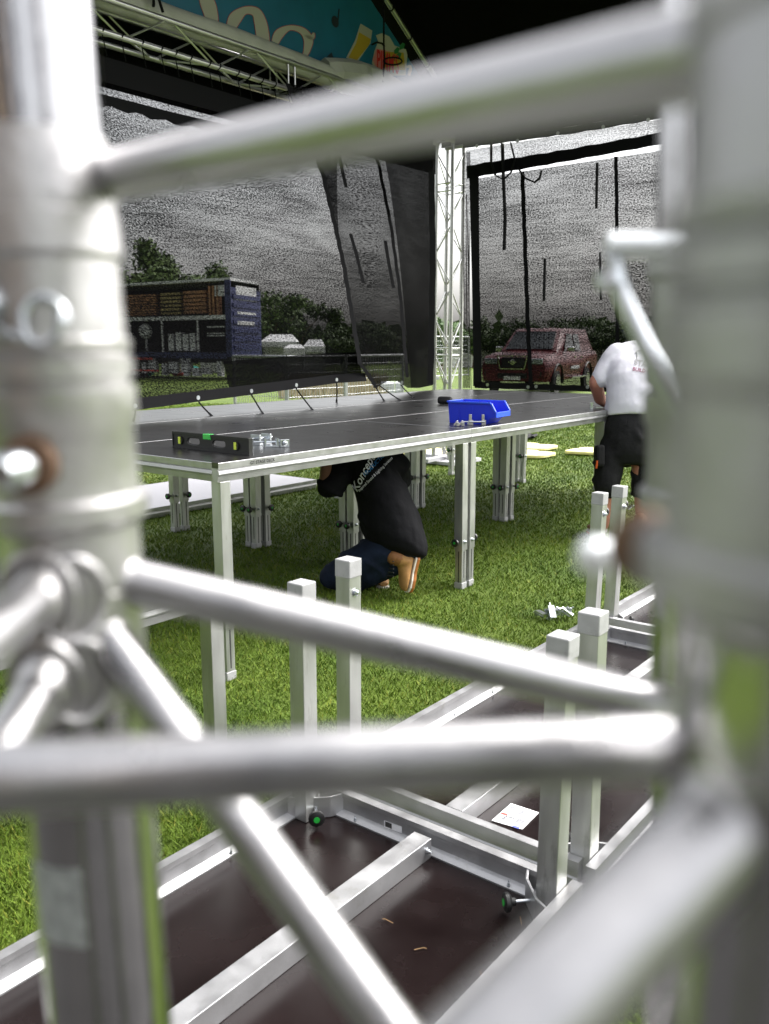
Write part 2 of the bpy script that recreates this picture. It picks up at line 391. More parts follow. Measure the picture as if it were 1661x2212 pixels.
# ================================================================== STAGE DECKS
DL, DW, DZ = 2.06, .962, 1.02      # deck length, width, top height
def rail(mb, p, q, out, z0, z1):
    """side extrusion: three proud bands and two grooves; `out` = outward normal"""
    p = np.array(p, float); q = np.array(q, float); out = np.array(out, float); hh = z1-z0
    prof = [(.011, 0), (.045, 0), (.045, hh-.0255), (.002, hh-.0255), (.002, hh), (.001, hh), (0, hh*.97), (.0015, hh*.66), (.010, hh*.655), (.010, hh*.60), (.001, hh*.595), (-.002, hh*.42), (.0, hh*.36), (.008, hh*.355), (.0085, hh*.32), (.0065, hh*.315)]
    poly = [p + np.array([0, 0, z0+b]) - out*a for a, b in prof]
    return mb.prism(poly, q-p)
def knob(parent, c, d, mbm='knob', r=.025):
    c = np.array(c, float); d = np.array(d, float); d /= np.linalg.norm(d)
    k = MB().lathe(c, d, [(0, .006), (.018, .006), (.018, .011), (.026, .012), (.027, r*.8), (.030, r), (.043, r), (.046, r*.7)], 14)
    k.lathe(c, d, [(.0462, r*.32), (.0475, r*.32)], 12, 1)
    return k.build(mbm, [M['black'], M['green']], parent, True)
def bolt(mb, c, d, r=.009, mi=0):
    return mb.lathe(c, d, [(0, r*1.5), (.002, r*1.5), (.002, r), (.009, r), (.011, r*.5), (.016, r*.5)], 8, mi)
def make_deck():
    t = thing('stage_deck', 'x', 'stage deck', (0, 0, 0), 'raised stage decks')
    MB().abox(.0022, DL-.0022, .0022, DW-.0022, DZ-.024, DZ-.0008).build('board', M['deck'], t)
    f = MB(); zt, zb = DZ, DZ-.088
    rail(f, (0, 0, 0), (DL, 0, 0), (0, -1, 0), zb, zt); rail(f, (0, DW, 0), (DL, DW, 0), (0, 1, 0), zb, zt)
    rail(f, (0, .045, 0), (0, DW-.045, 0), (-1, 0, 0), zb, zt); rail(f, (DL, .045, 0), (DL, DW-.045, 0), (1, 0, 0), zb, zt)
    f2 = MB()
    for q, a in zip(f.v, range(len(f.v))): f2.v.append(q)
    f2.f = f.f; f2.mi = f.mi
    # the board shows between the rails: rails stop flush at the top, 45 mm lip kept to 9 mm
    f2.build('frame', M['alu'], t)
    MB().abox(.045, DL-.045, DW/2-.025, DW/2+.025, DZ-.085, DZ-.026).build('cross_beam', M['alu'], t)
    for i, (x, y) in enumerate(((.045, .04), (DL-.045, .04), (.045, DW-.04), (DL-.045, DW-.04))):
        tx, ty = random.uniform(-.008, .008), random.uniform(-.008, .008)
        top = np.array([x, y, zb]); foot = np.array([x+tx, y+ty, 0]); lw = lambda s_: foot + (top-foot)*s_
        lg = MB().beam(lw(.27), lw(1), .06, .06, (0, 1, 0)).build('leg', M['leg'], t, bevel=.002)
        inn = MB().beam(lw(.03), lw(.30), .05, .05, (0, 1, 0))
        c = lw(.15)
        for d in ((1, 0, 0), (-1, 0, 0), (0, 1, 0), (0, -1, 0)):
            d = np.array(d, float); s_ = np.cross(d, (0, 0, 1)); inn.box(c + d*.0251, d*.0004, s_*.004, (0, 0, .105), 1)
        inn.build('inner_tube', [M['leg'], M['groove']], lg, bevel=.0015)
        MB().beam(lw(0), lw(.045), .058, .058, (0, 1, 0)).build('foot', M['cap'], lg, bevel=.003)
        kd = ((1, 0, 0), (-1, 0, 0), (0, -1, 0), (-1, 0, 0))[i]; bd = ((0, -1, 0), (0, -1, 0), (1, 0, 0), (0, -1, 0))[i]
        kb = lw(.33)
        knob(lg, kb + np.array(kd)*.03, kd)
        bolt(MB(), kb + np.array(bd)*.03, bd).build('bolt', M['steel'], lg, True)
    return t
def deck_rail_fix(): pass
proto = make_deck(); index_kids()
names = {
 (0, 0): 'raised stage deck at the near left corner carrying the spirit level',
 (1, 0): 'raised stage deck in the front row carrying the blue bin and couplers',
 (2, 0): 'raised stage deck at the right end of the front row behind the white shirt',
 (0, 1): 'raised stage deck in the middle row at its left end beyond the spirit level',
 (1, 1): 'raised stage deck in the very middle of the platform, one row beyond the bin',
 (2, 1): 'raised stage deck in the middle row at the right end under the mesh screen',
 (0, 2): 'raised stage deck in the back row at the left, shining pale under the screen',
 (1, 2): 'raised stage deck in the back row at mid platform, pale under the hanging cords',
 (2, 2): 'raised stage deck in the back right corner in front of the truss tower'}
first = True
for (i, j), lb in names.items():
    t = proto if first else copy_tree(proto); first = False
    p = S(i*(DL+.003), j*(DW+.002), 0); t.location = tuple(p); t.rotation_euler = (0, 0, YAW); t['label'] = lb; BASE[t.name] = tuple(p)
# lettering on the front rails (part of the near decks)
def rail_text(deck, body, u, size):
    m = MB(); text_on(m, body, size, (u, -.0012, DZ-.026), (1, 0, 0), (0, 0, 1), bold=.0006)
    o = m.build('lettering', M['print'], None); o.parent = deck
rd = [o for o in bpy.data.objects if o.get('label') == names[(0, 0)]][0]; rail_text(rd, 'GT STAGE DECK', .19, .021)
rd = [o for o in bpy.data.objects if o.get('label') == names[(1, 0)]][0]; rail_text(rd, 'STAGE DECK', .24, .019)

# lower stage deck at the left, standing on shorter legs
LU, LN, LZ = -.505, -.60, .70
t = thing('stage_deck', 'low aluminium stage deck standing left of the main platform, its rail behind the slanting strut', 'stage deck', S(LU-2.06, LN, 0))
m = MB(); rail(m, S(LU-2.06, LN), S(LU, LN), -N3, LZ-.088, LZ); rail(m, S(LU-2.06, LN+.96), S(LU, LN+.96), N3, LZ-.088, LZ)
rail(m, S(LU, LN+.045), S(LU, LN+.915), U3, LZ-.088, LZ); rail(m, S(LU-2.06, LN+.045), S(LU-2.06, LN+.915), -U3, LZ-.088, LZ)
m.build('frame', M['alu'], t)
MB().sbox(LU-2.053, LU-.007, LN+.007, LN+.953, LZ-.024, LZ-.002).build('board', M['deck'], t)
for du, dn in ((-.045, .04), (-2.015, .04), (-.045, .92), (-2.015, .92)):
    a = S(LU+du, LN+dn, 0); lg = MB().beam(a+[0, 0, .04], a+[0, 0, LZ-.088], .06, .06, U3).build('leg', M['leg'], t, bevel=.002)
    MB().beam(a, a+[0, 0, .045], .063, .063, U3).build('foot', M['cap'], lg, bevel=.004)

# ------------------------------------------------------------------ upside-down decks on the grass
def floor_deck(u0, u1, n0, n1, label, legs):
    t = thing('stage_deck', label, 'stage deck', S(u0, n0, 0), 'upturned stage decks on the grass')
    zt = .105
    MB().sbox(u0+.01, u1-.01, n0+.01, n1-.01, .012, .030).build('board', M['under'], t)
    m = MB()
    def fr(p, q, out):
        out = np.array(out); p = np.array(p); q = np.array(q)
        prof = [(0, 0), (0, .05), (.005, .054), (.005, .062), (0, .066), (0, zt), (.030, zt), (.030, .088), (.026, .084), (.026, .048), (.036, .044), (.052, .036), (.052, .0305), (.02, .012)]
        m.prism([p - out*a + Z3*b for a, b in prof], q-p)
    fr(S(u0, n0), S(u1, n0), -N3); fr(S(u0, n1), S(u1, n1), N3)
    fr(S(u0, n0+.0522), S(u0, n1-.0522), -U3); fr(S(u1, n0+.0522), S(u1, n1-.0522), U3)
    for k in range(int((u1-u0)/.3)):
        for nn in (n0+.046, n1-.046): bolt(m, S(u0+.15+k*.3, nn, .040), (0, 0, 1), .0035, 1)
    for k in range(3):
        for uu in (u0+.046, u1-.046): bolt(m, S(uu, n0+.2+k*.28, .040), (0, 0, 1), .0035, 1)
    m.build('frame', [M['alu'], M['steel']], t)
    nm = (n0+n1)/2
    b = MB().sbox(u0+.053, u1-.053, nm-.031, nm+.031, .031, .092)
    for uu, sg in ((u1-.075, 1), (u0+.075, -1)):
        for sn in (-1, 1): bolt(b, S(uu, nm+sn*.031, .062), N3*sn, .008, 1)
    b.build('cross_beam', [M['alu'], M['steel']], t, bevel=.003)
    for cu, cn, lean, hgt, kn, *ofs in legs:
        su, sn_ = (1 if cu else -1), (1 if cn else -1)
        cu_, cn_ = (u1 if cu else u0), (n1 if cn else n0)
        bu, bn = cu_ - su*.062 + (ofs[0][0] if ofs else 0), cn_ - sn_*.062 + (ofs[0][1] if ofs else 0)
        # corner socket: chamfered gusset round the leg
        k = .135
        poly = [S(cu_-su*.027, cn_-sn_*k, .032), S(cu_-su*.027, cn_-sn_*(k+.02), .032), S(cu_-su*.07, cn_-sn_*(k-.0), .032), S(cu_-su*(k-.0), cn_-sn_*.07, .032), S(cu_-su*(k+.02), cn_-sn_*.027, .032), S(cu_-su*k, cn_-sn_*.027, .032)]
        sk = MB()
        a_, b_, c_, d_ = poly[1], poly[2], poly[3], poly[4]; bu0, bn0 = cu_ - su*.062, cn_ - sn_*.062
        for p, q in ((a_, b_), (b_, c_), (c_, d_)):
            e = (q-p)/np.linalg.norm(q-p); nr = np.cross(e, Z3); ctr = S(bu0, bn0, .032); 
            if nr@(p-ctr) < 0: nr = -nr
            sk.prism([p, q, q+Z3*.070, p+Z3*.070], -nr*.007)
        sk.build('corner_socket', M['alu'], t, bevel=.0015)
        ctr = (b_+c_)/2 + Z3*.034; dr = ctr - S(bu0, bn0, .066); dr[2] = 0
        kd = MB().lathe(ctr, dr, [(0, .005), (.045, .005)], 10)
        kd.lathe(ctr, dr, [(.040, .011), (.052, .012), (.053, .020), (.058, .026), (.068, .026), (.072, .018)], 12, 1)
        kd.lathe(ctr, dr, [(.0722, .010), (.0735, .010)], 12, 2)
        kd.build('knob', [M['steel'], M['black'], M['green']], t, True)
        a = S(bu, bn, .031); top = np.array([a[0]+lean[0], a[1]+lean[1], hgt])
        cut = a + (top-a)*(1-.058/(hgt-.031))
        lg = MB().beam(a, cut, .060, .060, U3).build('leg', M['leg'], t, bevel=.002)
        MB().beam(cut-(top-a)*.004, top, .0645, .0645, U3).build('end_cap', M['cap'], lg, bevel=.004)
        if kn:
            kz = a + (top-a)*.86; kdir = U3 if kn == 1 else N3*-1
            if kn == 1:
                bolt(MB(), kz - N3*.030, -N3, .011).build('bolt', M['steel'], lg, True); knob(lg, kz + U3*.030, U3)
            else:
                bolt(MB(), kz - N3*.030, -N3, .011).build('bolt', M['steel'], lg, True)
floor_deck(-2.62, -.555, -2.035, -1.055, 'upturned stage deck nearest the camera with one long beam and dark brown board',
    [(1, 1, (.0, .006), .815, 2, (-.052, -.006)), (1, 0, (.006, .0), .81, 0), (0, 1, (0, 0), .80, 0), (0, 0, (0, 0), .80, 0)])
floor_deck(-.475, 1.585, -2.035, -1.03, 'second upturned stage deck, the one with the printed sheet on its board',
    [(0, 1, (.002, .004), .835, 2), (0, 0, (-.004, .006), .82, 0), (1, 1, (.018, .012), .80, 1), (1, 0, (0, 0), .80, 0)])
floor_deck(1.70, 3.76, -2.06, -1.03, 'farthest upturned stage deck behind the right truss upright, near the white shirt',
    [(0, 1, (.018, .004), .805, 1), (0, 0, (0, 0), .80, 0), (1, 0, (0, 0), .80, 0)])

# deck lying right way up on the grass, sky sheen painted into its board
t = thing('stage_deck', 'stage deck with pale sky sheen painted on its board, lying flat on the grass behind the platform legs', 'stage deck', S(2.1, 3.45, 0))
m = MB(); rail(m, S(2.12, 3.44), S(4.4, 3.44), -N3, 0.005, .10); rail(m, S(2.12, 4.6), S(4.4, 4.6), N3, .005, .10)
rail(m, S(2.12, 3.485), S(2.12, 4.555), -U3, .005, .10); rail(m, S(4.4, 3.485), S(4.4, 4.555), U3, .005, .10); m.build('frame', M['alu'], t)
MB().sbox(2.127, 4.393, 3.447, 4.593, .076, .0985).build('board', mat('board with painted sky sheen', (.42, .41, .44), .4), t)
MB().sbox(2.112, 2.118, 3.6, 3.72, .055, .085).build('bracket', M['black'], t)

# ================================================================== ITEMS ON THE DECK
# spirit level
A = at_z(378, 966, DZ); B = at_z(541, 984, DZ); d = (B-A); L = np.linalg.norm(d); d /= L; up = Z3; sd_ = np.cross(d, up)
t = thing('spirit_level', 'black spirit level with green vials standing on edge at the platform corner', 'spirit level', A)
hh = .082
def lv(x, z): return A + d*x + up*z
def ringpoly(c, rx, rz, n=16, sq=.5):
    out = []
    for k in range(n):
        th = 2*math.pi*k/n; cx, cz = math.cos(th), math.sin(th)
        out.append((c[0]+rx*math.copysign(abs(cx)**sq, cx), c[1]+rz*math.copysign(abs(cz)**sq, cz)))
    return out
m = MB(); th_ = .022
m.box(lv(L/2, .006)+0, d*L/2, sd_*th_/2*1.15, up*.006); m.box(lv(L/2, hh-.006), d*L/2, sd_*th_/2*1.15, up*.006)
# web with hand holes: quads around the openings
holes = [(.175*L+.105*L, hh/2, .088*L, .020), (.62*L, hh/2, .088*L, .020)]
xs = [0]
for hx, hz, rx, rz in holes: xs += [hx-rx, hx+rx]
xs.append(L)
for a, b in ((xs[0], xs[1]), (xs[2], xs[3]), (xs[4], xs[5])): m.box(lv((a+b)/2, hh/2), d*(b-a)/2, sd_*th_/2*.8, up*(hh/2-.012))
for hx, hz, rx, rz in holes:
    for sg in (-1, 1):
        pl = [(hx+rx*math.cos(q), hh/2+sg*rz*abs(math.sin(q))**.6) for q in np.linspace(0, math.pi, 9)]
        for (x1, z1), (x2, z2) in zip(pl[:-1], pl[1:]):
            ze = hh/2+sg*(hh/2-.0121)
            m.prism([lv(x1, z1)-sd_*th_*.4, lv(x2, z2)-sd_*th_*.4, lv(x2, ze)-sd_*th_*.4, lv(x1, ze)-sd_*th_*.4], sd_*th_*.8)
m.build('body', M['level'], t)
for hx, hz, rx, rz in holes:
    pts = [lv(hx+rx*math.copysign(abs(math.cos(q))**.6, math.cos(q)), hh/2+rz*math.copysign(abs(math.sin(q))**.6, math.sin(q)))-sd_*0 for q in np.linspace(0, 2*math.pi, 25)]
    MB().tube(pts, .006, 8, cap=False).build('handle', M['black'], t, True)
for x in (.105*L, .845*L):
    v = MB().lathe(lv(x, hh/2)-sd_*.016, sd_, [(0, .021), (.032, .021)], 20); v.build('vial_mount', M['black'], t, True)
    MB().tube([lv(x, hh/2-.017)-sd_*.0165, lv(x, hh/2+.017)-sd_*.0165], .0075, 10).build('vial', M['vial'], t, True)
    MB().tube([lv(x, hh/2-.017)+sd_*.0165, lv(x, hh/2+.017)+sd_*.0165], .0075, 10).build('vial', M['vial'], t, True)
MB().box(lv(.47*L, hh-.012), d*.028, sd_*.0140, up*.0135).build('vial', M['vialg'], t, bevel=.003)
for x in (-.001, L+.001): MB().box(lv(x, hh/2), d*.003, sd_*.0135, up*(hh/2+.001)).build('end_cap', M['black'], t, bevel=.002)

# zinc beam clamps beside the level
def clampthing(name, px, label, col='steel', k=1., zz=DZ, group=None, flip=0):
    c = at_z(px[0], px[1], zz); e = U3 if not flip else (U3*.8 - N3*.6)
    f = np.cross(Z3, e)
    t = thing(name, label, 'clamp', c, group)
    m = MB(); m.box(c+Z3*.018*k, e*.004*k, f*.022*k, Z3*.018*k); m.box(c+e*.05*k+Z3*.018*k, e*.004*k, f*.022*k, Z3*.018*k)
    m.box(c+e*.025*k+Z3*.004*k, e*.0215*k, f*.022*k, Z3*.0039*k); m.build('jaw', M[col], t, bevel=.001)
    s_ = MB().tube([c+e*(-.045*k)+Z3*.022*k, c+e*.075*k+Z3*.022*k], .0045*k, 8); bolt(s_, c+e*.055*k+Z3*.022*k, e, .010*k); s_.build('bolt', M[col], t, True)
    return t
clampthing('beam_clamp', (553, 961), 'upright zinc beam clamp beside the end of the spirit level', k=1.5)
clampthing('beam_clamp', (572, 966), 'bluish zinc beam clamp lying in the middle of the clamp row by the level', k=1.25, flip=1)
c = at_z(614, 966, DZ)
t = thing('clamp_plate', 'small square zinc plate with a bolt head at the end of the clamp row', 'clamp', c)
MB().box(c+Z3*.02, U3*.022-N3*.01, N3*.005, Z3*.02).build('plate', M['steel'], t, bevel=.002)
bolt(MB(), c+Z3*.021-N3*.0055, -N3, .011).build('bolt', M['steel'], t, True)
# little couplers in front of the blue bin
for px, lb in ((985, 'left one of two tiny silver wing couplers in front of the bin'), (996, 'right one of two tiny silver wing couplers, next to the bin spindle')):
    c = at_z(px, 921, DZ); t = thing('wing_coupler', lb, 'coupler', c, 'tiny wing couplers by the bin')
    m = MB(); r_ = (0.05*0+1)*np.array([1, 0, 0.]); 
    m.beam(c+[-.014, 0, .004], c+[.010, 0, .036], .012, .010, (0, 1, 0)); m.box(c+[.010, 0, .014], (.010, 0, 0), (0, .009, 0), (0, 0, .013)); m.build('body', M['cast'], t, bevel=.003)
    MB().lathe(c+[.012, -.009, .018], (0, -1, 0), [(0, .006), (.006, .006)], 10).build('bolt', M['steel'], t, True)
c = at_z(1017, 918, DZ)
t = thing('spindle_coupler', 'silver spindle coupler with two square blocks leaning on the bin', 'coupler', c)
for dx in (0, .082):
    m = MB(); m.box(c+[dx, 0, .016], (.014, 0, 0), (0, .014, 0), (0, 0, .016)); m.box(c+[dx-.004, .004, .05], (.009, 0, 0), (0, .012, 0), (0, 0, .0185)); m.build('block', M['cast'], t, bevel=.002)
MB().tube([c+[-.05, -.016, .022], c+[.09, -.016, .022]], .0055, 10).build('spindle', M['steel'], t, True)
MB().tube([c+[-.022, -.016, .004], c+[-.012, -.016, .030]], .006, 8).build('wing_nut', M['steel'], t, True)
# clamp left far along the rail
c = at_z(1277, 884, DZ); t = thing('beam_clamp', 'little zinc clamp standing on the deck beside the white shirt', 'clamp', c)
MB().box(c+Z3*.028, (.010, 0, 0), (0, .014, 0), Z3*.028).build('jaw', M['steel'], t); MB().box(c+[.075, .02, .012], (.035, 0, 0), (0, .02, 0), (0, 0, .004)).build('plate', M['steel'], t)

# blue picking bin: open hopper front facing right
A = at_z(971, 913, DZ); B = at_z(1066, 915, DZ)
d = np.array([.85, -.53, 0]); d /= np.linalg.norm(d); L = .335; bk = np.array([-d[1], d[0], 0]); W = .20; HB = .140; tk = .004
t = thing('storage_bin', 'blue plastic storage bin with an open sloping front on the platform', 'bin', A)
def bp(x, y, z): return A + d*x + bk*y + Z3*z
m = MB(); fl = .02
side = [(0, 0), (L-.085, 0), (L-.02, .040), (L+.055, .060), (L-.0, HB), (-.015, HB)]
side = [(0, 0), (L-.075, 0), (L-.040, .040), (L, .048), (L+.003, .076), (L-.030, HB), (-.008, HB)]
for y, sg in ((0, 1), (W, -1)):
    m.prism([bp(x, y - sg*fl*z/HB*.4, z) for x, z in side], bk*sg*tk)
m.prism([bp(0, .0045, 0), bp(-.008, -.003, HB), bp(-.008, W+.003, HB), bp(0, W-.0045, 0)], d*tk)
m.prism([bp(.0045, .0045, .001), bp(L-.076, .0045, .001), bp(L-.076, W-.0045, .001), bp(.0045, W-.0045, .001)], Z3*tk)
m.prism([bp(L-.0755, .0045, .001), bp(L-.040, .0045, .040), bp(L-.040, W-.0045, .040), bp(L-.0755, W-.0045, .001)], Z3*tk-d*.001)
m.prism([bp(L-.0395, .0045, .0405), bp(L, .0045, .0485), bp(L, W-.0045, .0485), bp(L-.0395, W-.0045, .0405)], Z3*tk)
m.build('tub', M['blue'], t)
lip = MB()
lip.box(bp(L/2-.015, -.012, HB), d*(L/2-.016), bk*.008, Z3*.006); lip.box(bp(L/2-.015, W+.012, HB), d*(L/2-.016), bk*.008, Z3*.006)
lip.box(bp(-.013, W/2, HB), d*.008, bk*(W/2+.004), Z3*.006)
lip.box(bp(L+.006, W/2, .064), d*.0045, bk*(W/2+.010), Z3*.017)
for y in (-.008, W+.008): lip.beam(bp(L-.030, y, HB-.004), bp(L+.003, y, .082), .012, .014, bk)
for y in (-.006, W+.006): lip.beam(bp(L-.100, y, HB-.002), bp(L+.05, y, .066), .010, .012, bk) if 0 else None
lip.build('rim', mat('lighter blue rim', (.02, .09, .75), .35), t, bevel=.002)
for x in (.075, .17): MB().box(bp(x, -.0045, HB*.46), d*.003, bk*.0025, Z3*HB*.44).build('rib', M['blue'], t)
# rubber mallet head / foot behind the bin
A = at_z(948, 873, DZ); B = at_z(977, 874, DZ)
o = MB().lathe(A+Z3*.034+np.array([0, 0, 0.]), (B-A), [(-.005, .020), (.0, .030), (.012, .034), (.105, .034), (.118, .029), (.122, .02)], 20).build('mallet_head', M['mdf'], None, True, loc=A)
tag(o, 'black rubber mallet head lying behind the blue bin', 'mallet')

# ================================================================== SCREENS
def sheet(name, mt, grid, parent, uvscale=1., uvo=(0, 0)):
    nr, nc = len(grid), len(grid[0]); base = np.array(BASE.get(root_of(parent).name, (0, 0, 0)))
    me = bpy.data.meshes.new(name); me.from_pydata([tuple(grid[i][j]-base) for i in range(nr) for j in range(nc)], [],
        [(i*nc+j, i*nc+j+1, (i+1)*nc+j+1, (i+1)*nc+j) for i in range(nr-1) for j in range(nc-1)])
    me.materials.append(mt); uv = me.uv_layers.new(name='UVMap')
    for p in me.polygons:
        for li, vi in zip(p.loop_indices, p.vertices):
            i, j = divmod(vi, nc); q = grid[i][j]; uv.data[li].uv = ((q[:2]-C0)@U + (q[:2]-C0)@N*.9 + uvo[0], q[2]+uvo[1])
    o = bpy.data.objects.new(name, me); COL.objects.link(o); o.parent = parent
    me.polygons.foreach_set('use_smooth', [True]*len(me.polygons)); return o
def interp(pts, x):
    xs = [p[0] for p in pts]; return np.array([np.interp(x, xs, [p[k] for p in pts]) for k in range(1, len(pts[0]))])
# left screen: top edge hooked along the roof beam, bottom blown in over the deck
t = thing('mesh_screen', 'long black mesh screen hanging on the left side, lower edge blown in over the platform', 'screen', S(3.5, 3.2, 1.1))
bot = [(-60, 905), (150, 896), (292, 884), (428, 866), (543, 851), (640, 838), (727, 826), (790, 822)]
botn = lambda x: np.interp(x, [0, 300, 790, 930], [2.15, 2.18, 2.30, 2.9])
def lp(x, f):                      # column x (bottom pixel), fraction f up to the beam
    yb = np.interp(x, [p[0] for p in bot], [p[1] for p in bot]); b = at_n(x, yb, botn(x))
    ub = (b[:2]-C0)@U; tp = S(ub*1.17+.12, 3.30, 3.66)
    q = b + (tp-b)*f; q = q + N3*(.10*math.sin(f*math.pi)) + N3*(.02*math.sin(x*.021+f*5) + .012*math.sin(x*.05-f*11))*math.sin(f*math.pi)
    return q
xs = np.linspace(-60, 790, 60); fs = np.linspace(0, 1, 40)
sheet('mesh_panel', M['net'], [[lp(x, f) for x in xs] for f in fs], t)
# overlapped flap at the tower end (doubled cloth)
topf = lambda x: (0, 0)
flap_b = [(778, 786), (790, 812), (812, 838), (835, 824), (855, 822), (880, 838), (905, 838), (934, 832)]
flap_l = [(778, 786), (762, 690), (742, 570), (722, 480), (697, 375), (660, 260), (620, 180)]
def fl(sx, f):
    # left boundary follows the seam, right boundary follows the tower
    yl = 786 + (180-786)*f; xl = np.interp(-yl, [-p[1] for p in flap_l], [p[0] for p in flap_l])
    xb = 778+156*sx; yb = np.interp(xb, [p[0] for p in flap_b], [p[1] for p in flap_b])
    x = xl + (935-xl)*sx; y = yb + (200-yb)*f if sx > 0 else yl
    y = yb + ((180 + 60*sx)-yb)*f
    n = 2.22 + (3.12-2.22)*max(f*.95, sx) + .06*math.sin(f*3.1)*math.sin(sx*9)
    return at_n(x, y, n)
sheet('mesh_flap', M['net_mid'], [[fl(a, f) for a in np.linspace(0, (.70-.12*f), 16)] for f in np.linspace(0, 1, 30)], t)
sheet('mesh_flap', M['net_dense'], [[fl(a, f) for a in np.linspace(.70-.12*f, 1, 14)] for f in np.linspace(0, 1, 30)], t)
sheet('lower_skirt', M['net_mid'], [[lp(x, f)+N3*.03 for x in np.linspace(505, 790, 24)] for f in np.linspace(.0, .105, 8)], t, uvo=(4.1, 2.2))
# hems, seams, top band
m, mt_, mb2 = MB(), MB(), MB()
for x0, x1 in zip(xs[:-1], xs[1:]):
    a, b = lp(x0, 0), lp(x1, 0); a2, b2 = lp(x0, .028), lp(x1, .028); o_ = -N3*.012
    m.add([a+o_-Z3*.005, b+o_-Z3*.005, b2+o_, a2+o_], [(0, 1, 2, 3)])
    a, b, a2, b2 = lp(x0, .945), lp(x1, .945), lp(x0, 1.0), lp(x1, 1.0); mt_.add([a+o_, b+o_, b2+o_+Z3*.06, a2+o_+Z3*.06], [(0, 1, 2, 3)])
    a, b, a2, b2 = lp(x0, .868+.006*math.sin(x0)), lp(x1, .868+.006*math.sin(x1)), lp(x0, .905), lp(x1, .905); mb2.add([a+o_, b+o_, b2+o_, a2+o_], [(0, 1, 2, 3)])
m.build('hem', M['web'], t); mt_.build('top_band', M['web'], t); mb2.build('crease_band', M['web'], t)
m = MB()
def px_strip(m, pts, n_of, wpx, wob=0.):
    P = []
    for k, (x, y) in enumerate(pts): P.append((x, y))
    q = []
    for (x0, y0), (x1, y1) in zip(P[:-1], P[1:]):
        for s_ in np.linspace(0, 1, 12)[:-1]: q.append((x0+(x1-x0)*s_, y0+(y1-y0)*s_))
    q.append(P[-1])
    vs = []
    for i, (x, y) in enumerate(q):
        a = n_of(x-wpx/2+wob*math.sin(i*1.7), y); b = n_of(x+wpx/2+wob*math.sin(i*1.7), y); vs += [a, b]
    m.add(vs, [(2*i, 2*i+1, 2*i+3, 2*i+2) for i in range(len(q)-1)])
nL = lambda y: np.interp(y, [180, 786], [3.0, 2.15])
px_strip(m, [(620, 180), (697, 375), (722, 480), (742, 570), (762, 690), (778, 786), (800, 815), (812, 838)], lambda x, y: at_n(x, y, nL(y)), 9, .8)
px_strip(m, [(780, 240), (818, 355), (845, 490), (865, 640), (880, 815)], lambda x, y: at_n(x, y, nL(y)+.1), 7, .6)
px_strip(m, [(932, 370), (935, 560), (930, 830)], lambda x, y: at_n(x, y, 2.95), 13, .5)
m.build('seam', M['web'], t)
for k, (x, y) in enumerate(((292, 883), (428, 865), (543, 850), (640, 837), (727, 825), (868, 830))):
    c = at_n(x, y, botn(x)-.06)+Z3*.02
    MB().lathe(c, N3*-1, [(0, .016), (.004, .016)], 12).build('grommet', M['steel'], t, True)
# straps sewn on the left screen
for lb, pts in (('black strap hanging on the left screen between its two wavy seams', [(757, 505), (770, 550), (785, 612)]),
                ('short black strap hanging near the top of the folded screen flap', [(832, 520), (840, 570), (850, 622)]),
                ('black strap end on the upper left screen right of the first seam', [(733, 335), (740, 372), (748, 405)])):
    m = MB(); px_strip(m, pts, lambda x, y: at_n(x, y, nL(y)-.02), 7, .3)
    px_strip(m, pts[::-1], lambda x, y: at_n(x, y, nL(y)-.024), 7, .3)
    o = m.build('hanging_strap', M['web'], None, loc=at_n(*pts[0], nL(pts[0][1]))); tag(o, lb, 'strap', 'straps hanging on the screens')
# bungee cords from the lower hem
cords = [('far left', (292, 886), (294, 894), (288, 908)), ('second from left', (429, 868), (436, 880), (455, 896)), ('third from left', (543, 853), (552, 868), (566, 891)),
         ('one', (640, 840), (650, 855), (673, 883)), ('straight', (727, 828), (731, 842), (727, 867)), ('seam', (800, 818), (812, 838), (829, 865)),
         ('flap', (819, 832), (835, 848), (862, 863)), ('last', (866, 832), (876, 846), (892, 858))]
lbs = ['short black bungee cord at the far left end of the screen hem', 'curved black bungee cord above the spirit level, hanging from the hem', 'long black bungee cord reaching the deck near the mesh crate fence',
       'black bungee cord slanting to the deck left of the hedge gap', 'straight hanging black bungee cord in the middle of the hedge gap', 'doubled black bungee cord hanging from the torn seam of the screen',
       'slanting black bungee cord under the folded screen flap', 'rightmost black bungee cord, on the corner of the flap']
for (nm, a, b, c), lb in zip(cords, lbs):
    nn = botn(a[0])-.06; pa = at_n(*a, nn); pc = at_z(*c, DZ+.006); pb = (pa+pc)/2 + (at_n(*b, nn)-(pa+pc)/2)*.5; pb[2] = max(pb[2], DZ+.015)
    P = [pa*(1-s_)**2 + 2*pb*s_*(1-s_) + pc*s_*s_ for s_ in np.linspace(0, 1, 12)]
    t2 = thing('bungee_cord', lb, 'cord', pa, 'bungee cords along the screen hem')
    MB().tube(P, .006, 7).build('cord', M['web'], t2, True)
    e = P[-1]-P[-2]; e /= np.linalg.norm(e); MB().tube([P[-1]-e*.02, P[-1]+e*.035], .009, 8).build('hook', M['black'], t2, True)

